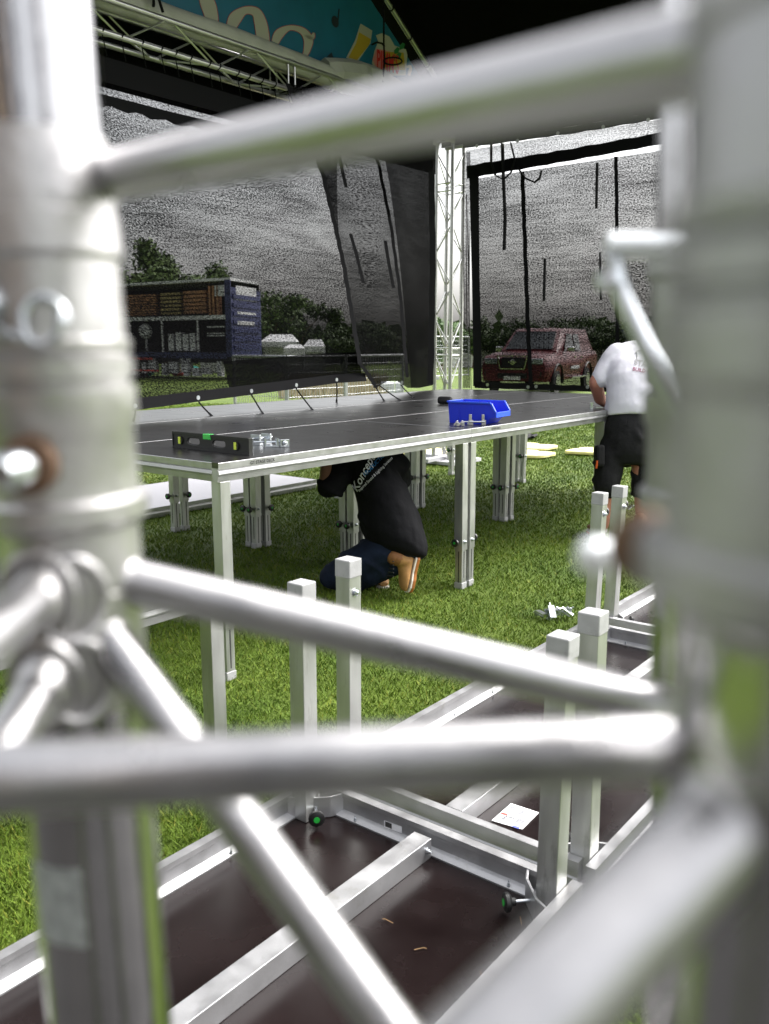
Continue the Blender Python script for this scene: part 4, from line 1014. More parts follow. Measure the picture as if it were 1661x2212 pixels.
bv = bvh_of(shirt); m1, m2, m3 = MB(), MB(), MB()
print_on(bv, m1, 'STAGE', 17, 1369, 787, math.radians(-11), 0, .03, .95); print_on(bv, m2, 'BUILD CREW', 11, 1366, 800, math.radians(-10), 0, .025, .95)
def print_line(bv, m, pts, w_=.006):
    P = []
    for x, y in pts:
        r = ray(x, y); r = r/np.linalg.norm(r); h_ = bv.ray_cast(Vector(O), Vector(r))
        if h_[0] is None: return
        P.append(np.array(h_[0])-r*.003)
    m.tube(P, w_, 6)
print_line(bv, m3, spline([(1376, 776), (1376, 763), (1372, 763), (1378, 758), (1386, 757), (1396, 760), (1402, 766)], 5), .004)
print_line(bv, m3, spline([(1396, 778), (1397, 764)], 4), .004); print_line(bv, m3, spline([(1378, 741), (1384, 744), (1390, 742)], 4), .004)
m1.build('lettering', M['tprint_g'], shirt); m2.build('lettering', M['tprint_m'], shirt); m3.build('emblem', M['tprint_g'], shirt)

# ================================================================== FOREGROUND TRUSS
t = thing('foreground_truss', 'silver tube truss framing the whole view, out of focus close to the lens', 'truss', (-.118, .319, 0))
def vline(X, Y, lean=(0, 0)):
    return lambda z: np.array([X + lean[0]*(z-H), Y + lean[1]*(z-H), z])
def z_of(X, Y, ypx):     # height on the upright where it appears at picture row ypx
    b = (CY-ypx)/F; return H + Y*(-SR + b*CR)/(CR + b*SR)
def upright(X, Y, lean, ky=1., off=0, cm='cast'):
    v = vline(X, Y, lean); r = .0242
    d = v(1.)-v(0.); d /= np.linalg.norm(d)
    MB().lathe(v(0), d, [(0, r), (3.2, r)], 40).build('chord', M['chord'], t, True, sharp=25)
    rows = [(1135, r), (1130, .0262), (1112, .0300), (1072, .0302), (1062, .0272), (925, .0270), (905, .0285), (838, .0286), (832, .0262), (822, .0262), (816, .0282), (776, .0284), (770, .0262), (760, .0276), (738, .0280), (730, .0262), (570, .0258), (555, .0275), (470, .0270), (455, r)]
    zz = [(z_of(X, Y, CY+(y-CY)*ky+off), q) for y, q in rows]
    z0 = zz[0][0]
    MB().lathe(v(z0), d, [((z-z0)/d[2], q+.0002) for z, q in zz], 40).build('coupler', M[cm], t, True, sharp=25)
LX, LY = -.1195, .319; RX, RY = .0700, .130; FX, FY = .1375, .372; TX, TY = -.115, .025
LL = (-.022, 0)
upright(LX, LY, LL); upright(RX, RY, (0, 0), 2.2, 150, 'shaded'); upright(FX, FY, (-.045, 0), .9, -20, 'shaded'); 
MB().tube([(TX, TY, 0), (TX, TY, 3.2)], .0242, 28).build('chord', M['chord'], t, True)
def brace(p, q, r=.008, name='brace'):
    p = np.array(p, float); q = np.array(q, float); d = (q-p)/np.linalg.norm(q-p)
    o = MB().tube([p, q], r, 24).build(name, M['tube'], t, True); return o
def weld(c, axis, r=.0118):     # flared weld where a brace meets an upright
    c = np.array(c, float); a = np.array(axis, float); a /= np.linalg.norm(a)
    u_ = np.cross(a, Z3); u_ /= np.linalg.norm(u_); v_ = np.cross(a, u_); m = MB()
    m.tube([c + u_*r*math.cos(q) + v_*r*1.3*math.sin(q) for q in np.linspace(0, 2*math.pi, 25)], .0021, 8, cap=False)
    loft(m, [(c-a*.010, u_*r*.95, v_*r*1.2), (c+a*.000, u_*r*.9, v_*r*1.15), (c+a*.004, u_*.0092, v_*.0098), (c+a*.010, u_*.0083, v_*.0083)], 20)
    m.build('weld_collar', M['cast'], t, True)
a0, a1 = at_d(150, 398, .328), at_d(1720, 72, .134); brace(a0, a1)
b0, b1 = at_d(205, 1238, .325), at_d(1460, 1532, .345); brace(b0, b1, .0086)
d0, d1 = at_d(200, 1330, .325), at_d(930, 2345, .255); brace(d0, d1)
c0, c1 = at_d(-281, 1694, .198), at_d(1500, 1610, .212); brace(c0, c1, .0082)
e0, e1 = at_d(1680, 1660, .138), at_d(1085, 2262, .114); e2 = e0+(e1-e0)*3.3; brace(e0, e2, .0085)
lz = z_of(LX, LY, 1245); brace((LX, LY-.01, lz), (TX, TY+.01, lz-.004)); lz2 = z_of(LX, LY, 1400); brace((LX, LY-.01, lz2), (TX, TY+.01, lz2-.05))
brace((FX, FY, lz2), (RX+.01, RY+.02, lz2)); brace((LX, LY, 1.05), (FX, FY, .95)); brace((LX, LY, .95), (TX, TY, .7)); brace((FX, FY, .95), (RX, RY, .6)); brace((FX, FY, 1.9), (LX, LY, 2.1)); brace((RX, RY, 1.9), (FX, FY, 2.1)); brace((LX, LY, 1.9), (TX, TY, 2.2))
for p_, q_, off in ((b0, b1, .006), (d0, d1, .004), (a0, a1, .013), (e0, e1, .006), (np.array([LX, LY-.01, lz]), np.array([TX, TY+.01, lz-.004]), .016), (np.array([LX, LY-.01, lz2]), np.array([TX, TY+.01, lz2-.05]), .016)):
    dd_ = (q_-p_)/np.linalg.norm(q_-p_); weld(p_+dd_*off, dd_)
for x, y, dx_ in ((62, 1275, -.25), (186, 1258, .35), (66, 1432, -.25), (182, 1420, .35)):
    n_ = np.array([dx_, -1, 0.]); n_ /= np.linalg.norm(n_); c = vline(LX, LY, LL)(z_of(LX, LY, y)) + n_*.0262; u_ = np.cross(n_, Z3)
    m = MB(); m.tube([c + u_*.0112*math.cos(q) + Z3*.0150*math.sin(q) + n_*-.0035*abs(math.cos(q))**2 for q in np.linspace(0, 2*math.pi, 33)], .0023, 10, cap=False)
    m.build('weld_ring', M['cast'], t, True)
MB().lathe(vline(LX, LY, LL)(z_of(LX, LY, 1500)), (0, 0, 1), [(0, .0242), (.002, .0250), (z_of(LX, LY, 1128)-z_of(LX, LY, 1500), .0252)], 36).build('node_sleeve', M['cast'], t, True)
MB().lathe(vline(LX, LY, LL)(z_of(LX, LY, 470)), (0, 0, 1), [(0, .0268), (.006, .0266), (z_of(LX, LY, 300)-z_of(LX, LY, 470), .0246)], 36).build('node_sleeve', M['cast'], t, True)
M['pinw'] = mat('bright zinc pin', (.82, .85, .88), .35, .6)
# coupler bolts, split pins and spring clips
def pin(c, ax, r=.0046, L=.020, rust=False):
    c = np.array(c, float); ax = np.array(ax, float); ax /= np.linalg.norm(ax)
    m = MB().lathe(c, ax, [(-.012, r), (L*.35, r), (L*.36, r*1.35), (L*.8, r*1.35), (L, r*.8)], 14); m.build('bolt', M['steel'], t, True)
    MB().lathe(c, ax, [(-.001, r*2.1), (.003, r*2.1), (.004, r*1.6)], 20).build('washer', M['rust'] if rust else M['steel'], t, True)
nl = np.array([.3, -.95, 0])
pin(at_d(66, 1004, .293), nl*[-.3, 1, 1], rust=True); pin(at_d(18, 660, .297), np.array([-.2, -1, 0]))
cc = at_d(97, 697, .286); m = MB(); ex, ez = RT, UPV
m.tube([cc + ex*.0066*math.cos(q) + ez*.0082*math.sin(q) - FW*.0006*q for q in np.linspace(0, 6.6, 28)], .0014, 8); m.tube([cc-ez*.008-ex*.002, cc-ex*.022+ez*.001], .0014, 8); m.build('spring_clip', M['steel'], t, True)
pin(at_d(1372, 1186, .190), np.array([-1, -.55, 0]), .0026, .004, rust=True)
MB().lathe(at_d(1292, 1202, .215), (-1, -.25, .03), [(-.012, .0024), (-.003, .0024), (-.002, .0046), (.003, .0046), (.005, .003)], 18).build('pin', M['pinw'], t, True)
MB().lathe(at_d(1408, 1180, .185), (-1, -.7, .05), [(0, .0078), (.004, .0078), (.006, .0055)], 24).build('washer', M['rust'], t, True)
m = MB(); m.tube([at_d(1312, 530, .336), at_d(1330, 530, .336), at_d(1478, 530, .332)], .0047, 14); m.build('pin', M['pinw'], t, True)
m = MB(); m.tube([at_d(1328, 560, .338), at_d(1345, 640, .337), at_d(1400, 760, .334), at_d(1462, 880, .330), at_d(1525, 985, .326)], [.003, .0036, .0040, .0044, .0040], 12); m.tube([at_d(1318, 590, .338), at_d(1322, 620, .338)], .006, 12); m.build('spring_clip', M['steel'], t, True)
# worn sticker on the left upright
z0, z1 = z_of(LX, LY, 1960), z_of(LX, LY, 1800); vs = []; v = vline(LX, LY, LL)
for z in (z0, z1):
    for th in np.linspace(-2.35, -1.45, 10): vs.append(v(z)+[.02435*math.cos(th), .02435*math.sin(th), 0])
MB().add(vs, [(i, i+1, 11+i, 10+i) for i in range(9)]).build('sticker', mat('worn grey sticker', (.34, .36, .36), .6, var=.3, vscale=200), t, True)

# ================================================================== ON THE GRASS
def pad(px, py, label, w_=.42, dd=.30):
    c = at_z(px, py, 0); t = thing('yellow_pad', label, 'ground pad', c, 'yellow pads on the far grass')
    pts = []
    for k in range(40):
        th = 2*math.pi*k/40; r = 1+.10*math.sin(4*th+.5); pts.append(c+[w_*r*math.cos(th), dd*r*math.sin(th), .02])
    m = MB().prism(pts, Z3*.045); m.build('base', M['yellow'], t, bevel=.012)
    MB().lathe(c+[0, 0, .064], Z3, [(0, w_*.5), (.03, w_*.38), (.034, w_*.2)], 16).build('dome', M['yellow'], t, True)
pad(1140, 972, 'yellow pad on the grass, upper of two between the platform legs'); pad(1141, 988, 'yellow pad on the grass, lower of two between the platform legs', .36, .26)
pad(1268, 982, 'yellow pad on the grass partly behind the far right platform leg', .30, .22); pad(935, 985, 'yellow pad on the grass next to the tower base', .5, .3)
c = at_z(1144, 943, 0); o = MB().tube([at_z(x, y, .03+.04*abs(math.sin(k))) for k, (x, y) in enumerate(((1100, 952), (1122, 950), (1138, 946), (1150, 941), (1158, 938)))], .03, 8, ry=.015).tube([at_z(x, y, .05) for x, y in ((1132, 945), (1145, 938), (1158, 939), (1150, 944))], .035, 8, ry=.02).build('strap_bundle', M['web'], None, loc=c); tag(o, 'dark strap bundle on the bright grass beyond the platform', 'strap')
def clamp_heap(x, y, z, n, label, k=1., seed=1):
    rnd = random.Random(seed); c = at_z(x, y, z); t = thing('clamp_pile', label, 'clamps', c)
    for i in range(n):
        p = c + np.array([rnd.uniform(-.11, .11), rnd.uniform(-.05, .05), rnd.uniform(.01, .06)])*k; a = np.array([rnd.uniform(-1, 1), rnd.uniform(-1, 1), rnd.uniform(-.4, .6)]); a /= np.linalg.norm(a); b_ = np.cross(a, Z3); b_ /= np.linalg.norm(b_); n_ = np.cross(a, b_)
        m = MB(); m.box(p, a*.045*k, b_*.022*k, n_*.004*k); m.box(p+a*.045*k+n_*.02*k, a*.004*k, b_*.022*k, n_*.022*k); m.tube([p-a*.03*k+n_*.022*k, p+a*.08*k+n_*.022*k], .006*k, 8); bolt(m, p+a*.05*k+n_*.022*k, a, .011*k); m.build('clamp', M['steel'], t)
clamp_heap(1203, 1333, 0.02, 6, 'heap of zinc clamps on the grass beside the upturned deck leg', .8, 3)
clamp_heap(1356, 1104, 0.02, 2, 'two zinc clamps on the grass between the bare legs', .7, 5)
# printed sheet on the second upturned deck
q = [at_z(x, y, .032) for x, y in ((1104, 1736), (1164, 1756), (1128, 1792), (1062, 1773))]
t = thing('paper_sheet', 'white printed instruction sheet lying on the upturned deck board', 'paper', q[0])
MB().prism(q, Z3*.0015).build('sheet', M['paper'], t)
ex = (q[1]-q[0]); ey = (q[3]-q[0]); rnd = random.Random(2); m = MB(); mr, mb_ = MB(), MB()
def pq(a, b): return q[0]+ex*a+ey*b+Z3*.0022
for col in (0, 1):
    for k in range(9): m.add([pq(.08+col*.34, .12+k*.03), pq(.08+col*.34+rnd.uniform(.2, .29), .12+k*.03), pq(.30+col*.34, .132+k*.03), pq(.08+col*.34, .132+k*.03)], [(0, 1, 2, 3)])
for k in range(7): m.add([pq(.62, .52+k*.035), pq(.9, .52+k*.035), pq(.9, .535+k*.035), pq(.62, .535+k*.035)], [(0, 1, 2, 3)])
m.tube([pq(.22, .82), pq(.26, .66), pq(.52, .60), pq(.56, .74)], .0022, 5); m.tube([pq(.26, .66), pq(.30, .82)], .0022, 5)
for k in range(4): mr.tube([pq(.05+k*.05, .60), pq(.08+k*.05, .52), pq(.10+k*.05, .60)], .0025, 5)
mb_.add([pq(.70, .88), pq(.92, .88), pq(.92, .97), pq(.70, .97)], [(0, 1, 2, 3)])
m.build('print', M['ink'], t); mr.build('print', M['inkred'], t); mb_.build('print', M['inkblue'], t)
# maker's sticker on the inside of the nearest upturned deck
t_ = [o for o in bpy.data.objects if o.get('label', '').startswith('upturned stage deck nearest')][0]
U_ = -.555-.0275; q = [at_u(x, y, U_) for x, y in ((830, 1772), (868, 1786), (868, 1800), (830, 1786))]
so_ = MB().prism(q, -U3*.0005).build('label_sticker', M['paper'], t_)
q = [at_u(x, y, U_-.0012) for x, y in ((832, 1774), (846, 1779.5), (846, 1790.5), (832, 1785))]; MB().add(q, [(0, 1, 2, 3)]).build('print', M['print'], so_)
# straw bits on the board
m = MB(); rnd = random.Random(9)
for px, py in ((1075, 1900), (1088, 1893), (1062, 1888), (1057, 1846), (905, 2050), (1125, 1990), (840, 1990), (1180, 2075), (1040, 2110)):
    c = at_z(px, py, .034); a = rnd.uniform(0, 3); m.tube([c+[.012*s_*math.cos(a), .012*s_*math.sin(a)+.004*math.sin(s_*2), .001] for s_ in (-1, 0, 1, 1.6)], .0008, 5)
tag(m.build('straw', mat('dry straw', (.42, .26, .12), .7), None), 'scattered bits of dry straw on the nearest upturned board', 'straw', kind='stuff')

# ================================================================== BACKGROUND
def crown(mb, c, rx, ry, rz, n, leaf, rnd):
    blobs = [(np.array([rnd.gauss(0, .42), rnd.gauss(0, .42), rnd.gauss(0, .38)]), rnd.uniform(.30, .5)) for _ in range(14)]
    for _ in range(n):
        bc_, br_ = rnd.choice(blobs); v = np.array([rnd.gauss(0, 1), rnd.gauss(0, 1), rnd.gauss(0, 1)]); v /= np.linalg.norm(v)
        p = np.array(c) + (bc_ + v*br_*rnd.uniform(.35, 1.05))*np.array([rx, ry, rz])
        a = np.array([rnd.gauss(0, 1), rnd.gauss(0, 1), rnd.gauss(0, 1)]); a /= np.linalg.norm(a); b_ = np.cross(a, v); b_ /= np.linalg.norm(b_)+1e-9; s_ = leaf*rnd.uniform(.6, 1.3)
        mb.add([p-a*s_, p+b_*s_*.6, p+a*s_, p-b_*s_*.6], [(0, 1, 2, 3)])
def tree(px, ytop, Y, wpx, lm, label, group, seed, n=4800, name='tree'):
    rnd = random.Random(seed); top = at_y(px, ytop, Y); X = top[0]; ht = top[2]; rx = wpx/2/F*Y*1.9
    t = thing(name, label, 'tree', (X, Y, 0), group)
    tr = MB().tube([(X, Y, 0), (X+.1, Y, ht*.3), (X-.1, Y, ht*.62)], [.05*ht*.6, .035*ht*.6, .015*ht], 8)
    for k in range(5):
        a = rnd.uniform(0, 6.28); tr.tube([(X, Y, ht*(.25+.06*k)), (X+rx*.6*math.cos(a), Y+rx*.6*math.sin(a), ht*(.5+.07*k))], [.015*ht, .004*ht], 6)
    tr.build('trunk', M['bark'], t, True)
    m = MB(); crown(m, (X, Y, ht*.62), rx, rx, ht*.36, n, .018*ht+.06, rnd); m.build('crown', M[lm], t)
G1 = 'trees beyond the trailer and marquees'
for args in ((300, 560, 62, 95, 'leaf', 'low tree crown just right of the left truss upright, above the trailer roof', G1, 1), (348, 540, 66, 62, 'leaf', 'tallest tree crown above the trailer roof', G1, 2), (392, 583, 64, 70, 'leaf', 'lower rounded tree crown above the middle of the trailer roof', G1, 3),
             (452, 573, 67, 66, 'leaf', 'small tree crown above the right end of the trailer roof', G1, 4), (588, 640, 58, 90, 'leaf', 'dense tree right beside the blue end of the trailer', G1, 5), (645, 655, 60, 75, 'leaf2', 'rounded dark tree left of the first screen seam, behind the marquees', G1, 6),
             (712, 708, 64, 60, 'leaf2', 'small dark tree right of the marquees', G1, 7), (240, 565, 60, 110, 'leaf', 'tree hidden mostly behind the left truss upright', G1, 14), (790, 690, 70, 90, 'leaf2', 'dark tree behind the folded screen flap', G1, 15)):
    tree(*args)
G2 = 'trees and hedges beyond the pickup'
for args in ((955, 680, 52, 62, 'leaf3', 'pale green tree seen through the truss tower', G2, 8), (1024, 688, 60, 50, 'leaf2', 'small conifer like tree beside the right edge of the tower', G2, 9), (1085, 700, 62, 90, 'leaf2', 'dark tree left of the pickup bonnet', G2, 10), (1180, 703, 66, 80, 'leaf2', 'low dark tree peeking over the pickup cab roof', G2, 11),
             (1300, 702, 60, 120, 'leaf2', 'broad dark tree behind the back of the pickup', G2, 12), (1400, 686, 58, 130, 'leaf2', 'tall dark tree above the white shirt', G2, 13), (1540, 650, 60, 150, 'leaf2', 'tree hidden behind the right truss upright', G2, 16)):
    tree(*args)
rnd = random.Random(31); m = MB()
for k in range(2600):
    X = rnd.uniform(-45, 45); p = np.array([X, 74+rnd.uniform(-1, 1), abs(rnd.gauss(0, 1.1))+.2]); a = np.array([rnd.gauss(0, 1) for _ in range(3)]); a /= np.linalg.norm(a); b_ = np.cross(a, (0, 1, .2)); s_ = rnd.uniform(.4, .9)
    m.add([p-a*s_, p+b_*s_*.7, p+a*s_, p-b_*s_*.7], [(0, 1, 2, 3)])
tag(m.build('hedge', M['leaf2'], None), 'far dark hedge along the edge of the field', 'hedge', kind='stuff')

# side-loading trailer full of gear
ZT = 4.35; P0 = at_z(496, 599, ZT); P1 = at_z(258, 613, ZT); P2 = at_z(560, 610, ZT)
fd = P1-P0; fd[2] = 0; fl_ = np.linalg.norm(fd); fd /= fl_; fl_ = max(fl_, 9.); sdv = P2-P0; sdv[2] = 0; sl_ = np.linalg.norm(sdv); sdv /= sl_; sl_ = min(max(sl_, 2.5), 9)
base = P0.copy(); base[2] = 0
t = thing('trailer', 'blue ended open sided trailer loaded with timber and equipment beyond the left screen', 'trailer', base)
def tp(a, b_, z): return base + fd*a + sdv*b_ + Z3*z
def tbox(m, a0, a1, b0_, b1_, z0, z1, mi=0):
    return m.box(tp((a0+a1)/2, (b0_+b1_)/2, (z0+z1)/2), fd*(a1-a0)/2, sdv*(b1_-b0_)/2, Z3*(z1-z0)/2, mi)
ZF = 1.22
m = MB(); tbox(m, 0, fl_, 0, sl_, ZT-.12, ZT); m.build('roof', M['tgrey'], t)
m = MB(); tbox(m, .02, fl_, sl_-.06, sl_, ZF, ZT-.12); tbox(m, .02, fl_, .02, sl_-.07, ZF-.2, ZF); tbox(m, fl_-.05, fl_-.0, .02, sl_-.07, ZF, ZT-.12); tbox(m, .2, fl_-.1, .1, sl_-.1, .75, ZF-.21); m.build('body', M['dark'], t)
m = MB(); tbox(m, -.05, -.0, .0, sl_, ZF-.25, ZT-.4); tbox(m, -.05, .30, -.06, -.0, ZF-.2, ZT-.1); tbox(m, 0.31, fl_, -.06, -.01, ZF-.28, ZF-.02)
for k in range(7): tbox(m, -.10, -.051, .15, sl_-.15, ZF+.1+k*.36, ZF+.28+k*.36)
m.build('end_panel', M['tblue'], t)
m = MB(); tbox(m, -.06, -.051, .5, sl_-.5, ZT-.9, ZT-.3); tbox(m, -.11, -.10, .5, sl_-.9, 2.4, 2.55); tbox(m, -.11, -.10, .5, sl_-.7, 2.85, 2.95); m.build('end_marking', M['pale'], t)
m = MB(); tbox(m, .31, fl_, -.03, .25, 2.62, 2.80); 
for a in (2.0, 4.3, 6.5): tbox(m, a, a+.09, -.02, .07, ZF, 2.62)
m.build('shelf', M['tgrey'], t)
rnd = random.Random(4)
m = MB(); m2_ = MB()
for k in range(9): tbox(m, 4.7, 8.6, .05, .6, 2.86+k*.11, 2.93+k*.11); 
for k in range(6): tbox(m, 1.5, 2.9, .05, .6, 2.90+k*.17, 3.02+k*.17); tbox(m2_, 3.1, 4.4, .05, .6, 2.88+k*.17, 2.98+k*.17)
for a in (.75, 1.0, 1.22): tbox(m, a, a+.12, .05, .4, 2.82, 4.05)
m.build('timber_load', M['wood'], t); m2_.build('plank_load', M['wood2'], t)
m = MB()
for a in (2.3, 2.75, 3.2, 3.7): tbox(m, a, a+.34, .1, .5, ZF+.05, ZF+rnd.uniform(.75, 1.05))
for z in (1.9, 2.0, 2.28): tbox(m, .45, 1.5, .05, .3, z, z+.05)
m.lathe(tp(5.6, .15, 2.15), -sdv, [(0, .36), (.1, .30), (.14, .1)], 16); tbox(m, 5.5, 5.6, .1, .2, ZF, 1.8); tbox(m, .4, .95, .05, .3, 3.6, 4.05); m.build('equipment', M['pale'], t)
m = MB()
for a in (2.6, 3.0, 4.9): tbox(m, a, a+.22, -.03, .3, .30, .95); 
for k in range(10): tbox(m, .6+k*.7, .6+k*.7+rnd.uniform(.25, .6), -.1, .2, .1+rnd.uniform(0, .2), .35+rnd.uniform(.1, .5))
m.build('undertray_load', M['pale'], t)
m = MB(); tbox(m, 5.0, 7.6, -.12, -.101, .85, .95); tbox(m, 4.6, 7.8, -.12, -.101, .32, .40); m.build('stripe', M['redst'], t)
for a in (6.2, 7.4):
    MB().lathe(tp(a, .05, .5), -sdv, [(-.3, .48), (0, .48), (.02, .3)], 20).build('wheel', M['tyre'], t, True)
for px, py, mt, lb, sc_ in ((305, 812, 'teal', 'teal bundled tarp lying on the grass at the left end of the trailer', 1.0), (416, 800, 'teal', 'small teal tarp bundle beneath the middle of the trailer', .6), (388, 812, 'redst', 'red bundle on the grass beneath the trailer', .6), (376, 806, 'beer', 'yellow bundle on the grass beneath the trailer', .6)):
    c = at_z(px, py, 0); o = MB().ball(c+Z3*.2*sc_, .5*sc_, 12, 0, (1.4, .8, .55)).build('tarp_bundle', M[mt], None, True, loc=c); tag(o, lb, 'bundle')
for px, py, lb in ((470, 805, 'white box standing on the grass at the blue end of the trailer'), (448, 802, 'white sack on the grass under the trailer near its blue end')):
    c = at_z(px, py, 0); m = MB(); m.box(c+Z3*.45, (.35, 0, 0), (0, .3, 0), (0, 0, .45)); m.box(c+Z3*.93, (.38, 0, 0), (0, .33, 0), (0, 0, .03)); o = m.build('box', M['pale'], None, bevel=.04, loc=c); tag(o, lb, 'box')
# marquees
def marquee(x0, x1, yr, ye, Y, label):
    a, b_, tp_ = at_y(x0, ye, Y), at_y(x1, ye, Y), at_y((x0+x1)/2+12, yr, Y); w_ = b_[0]-a[0]; zc, zr = a[2], tp_[2]
    t = thing('marquee', label, 'marquee', (a[0], Y, 0), 'white marquees beyond the left screen'); dp = w_*.8
    MB().add([(a[0], Y, zc), (b_[0], Y, zc), (b_[0]-.15*w_, Y+dp/2, zr), (a[0]+.25*w_, Y+dp/2, zr), (b_[0], Y+dp, zc), (a[0], Y+dp, zc)], [(0, 1, 2, 3), (1, 4, 2), (4, 5, 3, 2), (5, 0, 3)]).build('roof', M['tent'], t)
    m = MB(); 
    for X in (a[0]+.05, b_[0]-.05):
        for YY in (Y+.05, Y+dp-.05): m.tube([(X, YY, 0), (X, YY, zc)], .05, 8)
    m.build('pole', M['galv'], t); MB().abox(a[0]+.1, b_[0]-.1, Y+dp-.09, Y+dp-.06, 0, zc).build('back_wall', M['tgrey'], t)
    MB().abox(a[0], b_[0], Y-.03, Y-.005, zc-.3, zc).build('valance', M['tent'], t)
marquee(560, 640, 722, 738, 50, 'white marquee beside the blue end of the trailer, the largest roof'); marquee(612, 655, 744, 752, 44, 'low small marquee in the middle of the three'); marquee(655, 700, 733, 748, 48, 'rightmost white marquee with a sloping roof')
# mesh fence panels
def fence(p, q, h, label, nv=22, nh=8, group='wire fence panels'):
    p, q = np.array(p, float), np.array(q, float); p[2] = q[2] = 0; d = q-p; t = thing('wire_fence', label, 'fence', p, group)
    m = MB(); m.tube([p+Z3*.1, p+Z3*h], .028, 8); m.tube([q+Z3*.1, q+Z3*h], .028, 8); m.tube([p+Z3*h, q+Z3*h], .028, 8); m.tube([p+Z3*.15, q+Z3*.15], .028, 8); m.build('frame', M['galv'], t, True)
    m = MB()
    for k in range(1, nv): m.tube([p+d*k/nv+Z3*.15, p+d*k/nv+Z3*h], .005, 5)
    for k in range(1, nh): m.tube([p+Z3*(.15+(h-.15)*k/nh), q+Z3*(.15+(h-.15)*k/nh)], .005, 5)
    m.build('wire_mesh', M['galv'], t)
    MB().box(p+Z3*.06, (.3, 0, 0), (0, .12, 0), (0, 0, .06)).build('block', M['pale'], t)
fence(at_y(505, 800, 17), at_y(617, 800, 16.2), 1.32, 'white wire fence panel just behind the screen cords at the left'); fence(at_y(620, 800, 16.1), at_y(745, 800, 17), 1.32, 'wire fence panel in front of the dry meadow strip'); fence(at_y(748, 800, 17.2), at_y(870, 800, 19), 1.32, 'wire fence panel behind the folded screen flap')
# dry meadow strip and pale boxes seen under the screen
rnd = random.Random(12); m = MB()
for k in range(5200):
    px, py = rnd.uniform(605, 835), rnd.uniform(812, 862); p = at_z(px, py, 0); h_ = rnd.uniform(.1, .35); a = rnd.uniform(0, 6.28); w_ = rnd.uniform(.01, .025)
    m.add([p-[w_, 0, 0], p+[w_, 0, 0], p+[math.cos(a)*.12, math.sin(a)*.12, h_]], [(0, 1, 2)])
tag(m.build('meadow_strip', M['dry'], None), 'strip of dry pale meadow stems seen under the left screen', 'dry grass', kind='stuff')
for x0, x1, y0, y1, lb in ((822, 852, 826, 845, 'pale slatted crate under the screen flap, left of its pair'), (854, 872, 826, 842, 'pale slatted crate under the screen flap, right of its pair')):
    a = at_z(x0, y1+6, 0); Y = a[1]; b_ = at_y(x1, y0, Y); m = MB(); m.abox(a[0], b_[0], Y, Y+.6, 0, max(.3, b_[2])); hz = max(.3, b_[2])
    for k in range(4): m.abox(a[0]-.01, b_[0]+.01, Y-.025, Y-.002, hz*(.08+.24*k), hz*(.22+.24*k))
    tag(m.build('crate', M['door'], None, loc=a), lb, 'crate', 'pale crates under the screen flap')
# site wall and cabin beyond the tower
t = thing('site_wall', 'low white boarding along the far edge of the field beyond the tower', 'wall', at_y(900, 780, 62)*[1, 1, 0])
A_ = at_z(880, 783, 0); Yw = 62; m = MB(); 
for k in range(9): m.abox(2.2+k*3.2, 5.3+k*3.2, Yw, Yw+.1, .0, 1.2)
m.build('boards', M['wallw'], t); m = MB()
for k in range(10): m.abox(2.1+k*3.2, 2.25+k*3.2, Yw-.08, Yw-.01, 0, 1.5)
m.build('posts', M['galv'], t)
fence(at_y(935, 790, 40), at_y(1012, 790, 42), 1.9, 'tall wire fence seen through the lower half of the truss tower', 20, 9)

# pickup
PY = 26.5; pc = at_y(1108, 840, PY); 
t = thing('pickup', 'red pickup with a chrome grille and hardtop parked beyond the right screen', 'pickup', (pc[0], PY, 0))
ya = math.radians(-90+23); fdv = np.array([math.cos(ya), math.sin(ya), 0]); fdv = np.array([-math.sin(math.radians(27)), -math.cos(math.radians(27)), 0]); lf = np.array([fdv[1]*-1, fdv[0], 0]); lf = np.cross(Z3, fdv)
org = np.array([pc[0], PY, 0])
def cp(x, y, z): return org + (fdv*x + lf*y + Z3*z)*1.13      # x forward, y to the car's left, z up
WB = .92
def carsec(m, secs, mi=0):
    """skin through cross-sections: (x, [(y, z), ...]) mirrored left/right"""
    vs = []; n = None
    for x, half in secs:
        full = [(y, z) for y, z in half] + [(-y, z) for y, z in half[::-1]]; n = len(full)
        vs += [cp(x, y, z) for y, z in full]
    k = len(secs); fs = [(i*n+j, i*n+(j+1) % n, (i+1)*n+(j+1) % n, (i+1)*n+j) for i in range(k-1) for j in range(n)]
    fs += [tuple(range(n)), tuple((k-1)*n+j for j in range(n))[::-1]]
    return m.add(vs, fs, mi)
def hs_(zb, zs, zt, wb=.88, ws=.93, wt=.86): return [(wb, zb), (ws, (zb+zs)/2), (ws, zs), (wt, zt), (wt*.5, zt+.025)]
m = MB()
carsec(m, [(.02, hs_(.42, .80, .98, .80, .86, .78)), (-.12, hs_(.40, .88, 1.06, .86, .92, .84)), (-.9, hs_(.40, .98, 1.14)), (-1.35, hs_(.40, 1.02, 1.17)), (-3.1, hs_(.42, 1.05, 1.18)), (-5.1, hs_(.45, 1.08, 1.18)), (-5.2, hs_(.55, 1.0, 1.12))])
m.build('body', M['red'], t, True, sharp=30)
m = MB(); carsec(m, [(-1.22, hs_(1.12, 1.16, 1.19, .80, .82, .78)), (-1.95, hs_(1.12, 1.50, 1.72, .86, .80, .66)), (-2.3, hs_(1.12, 1.52, 1.80, .87, .80, .68)), (-3.3, hs_(1.12, 1.52, 1.81, .88, .80, .68)), (-4.6, hs_(1.12, 1.5, 1.80, .88, .80, .68)), (-5.05, hs_(1.12, 1.2, 1.3, .86, .82, .7))])
m.build('cab', M['red'], t, True, sharp=30)
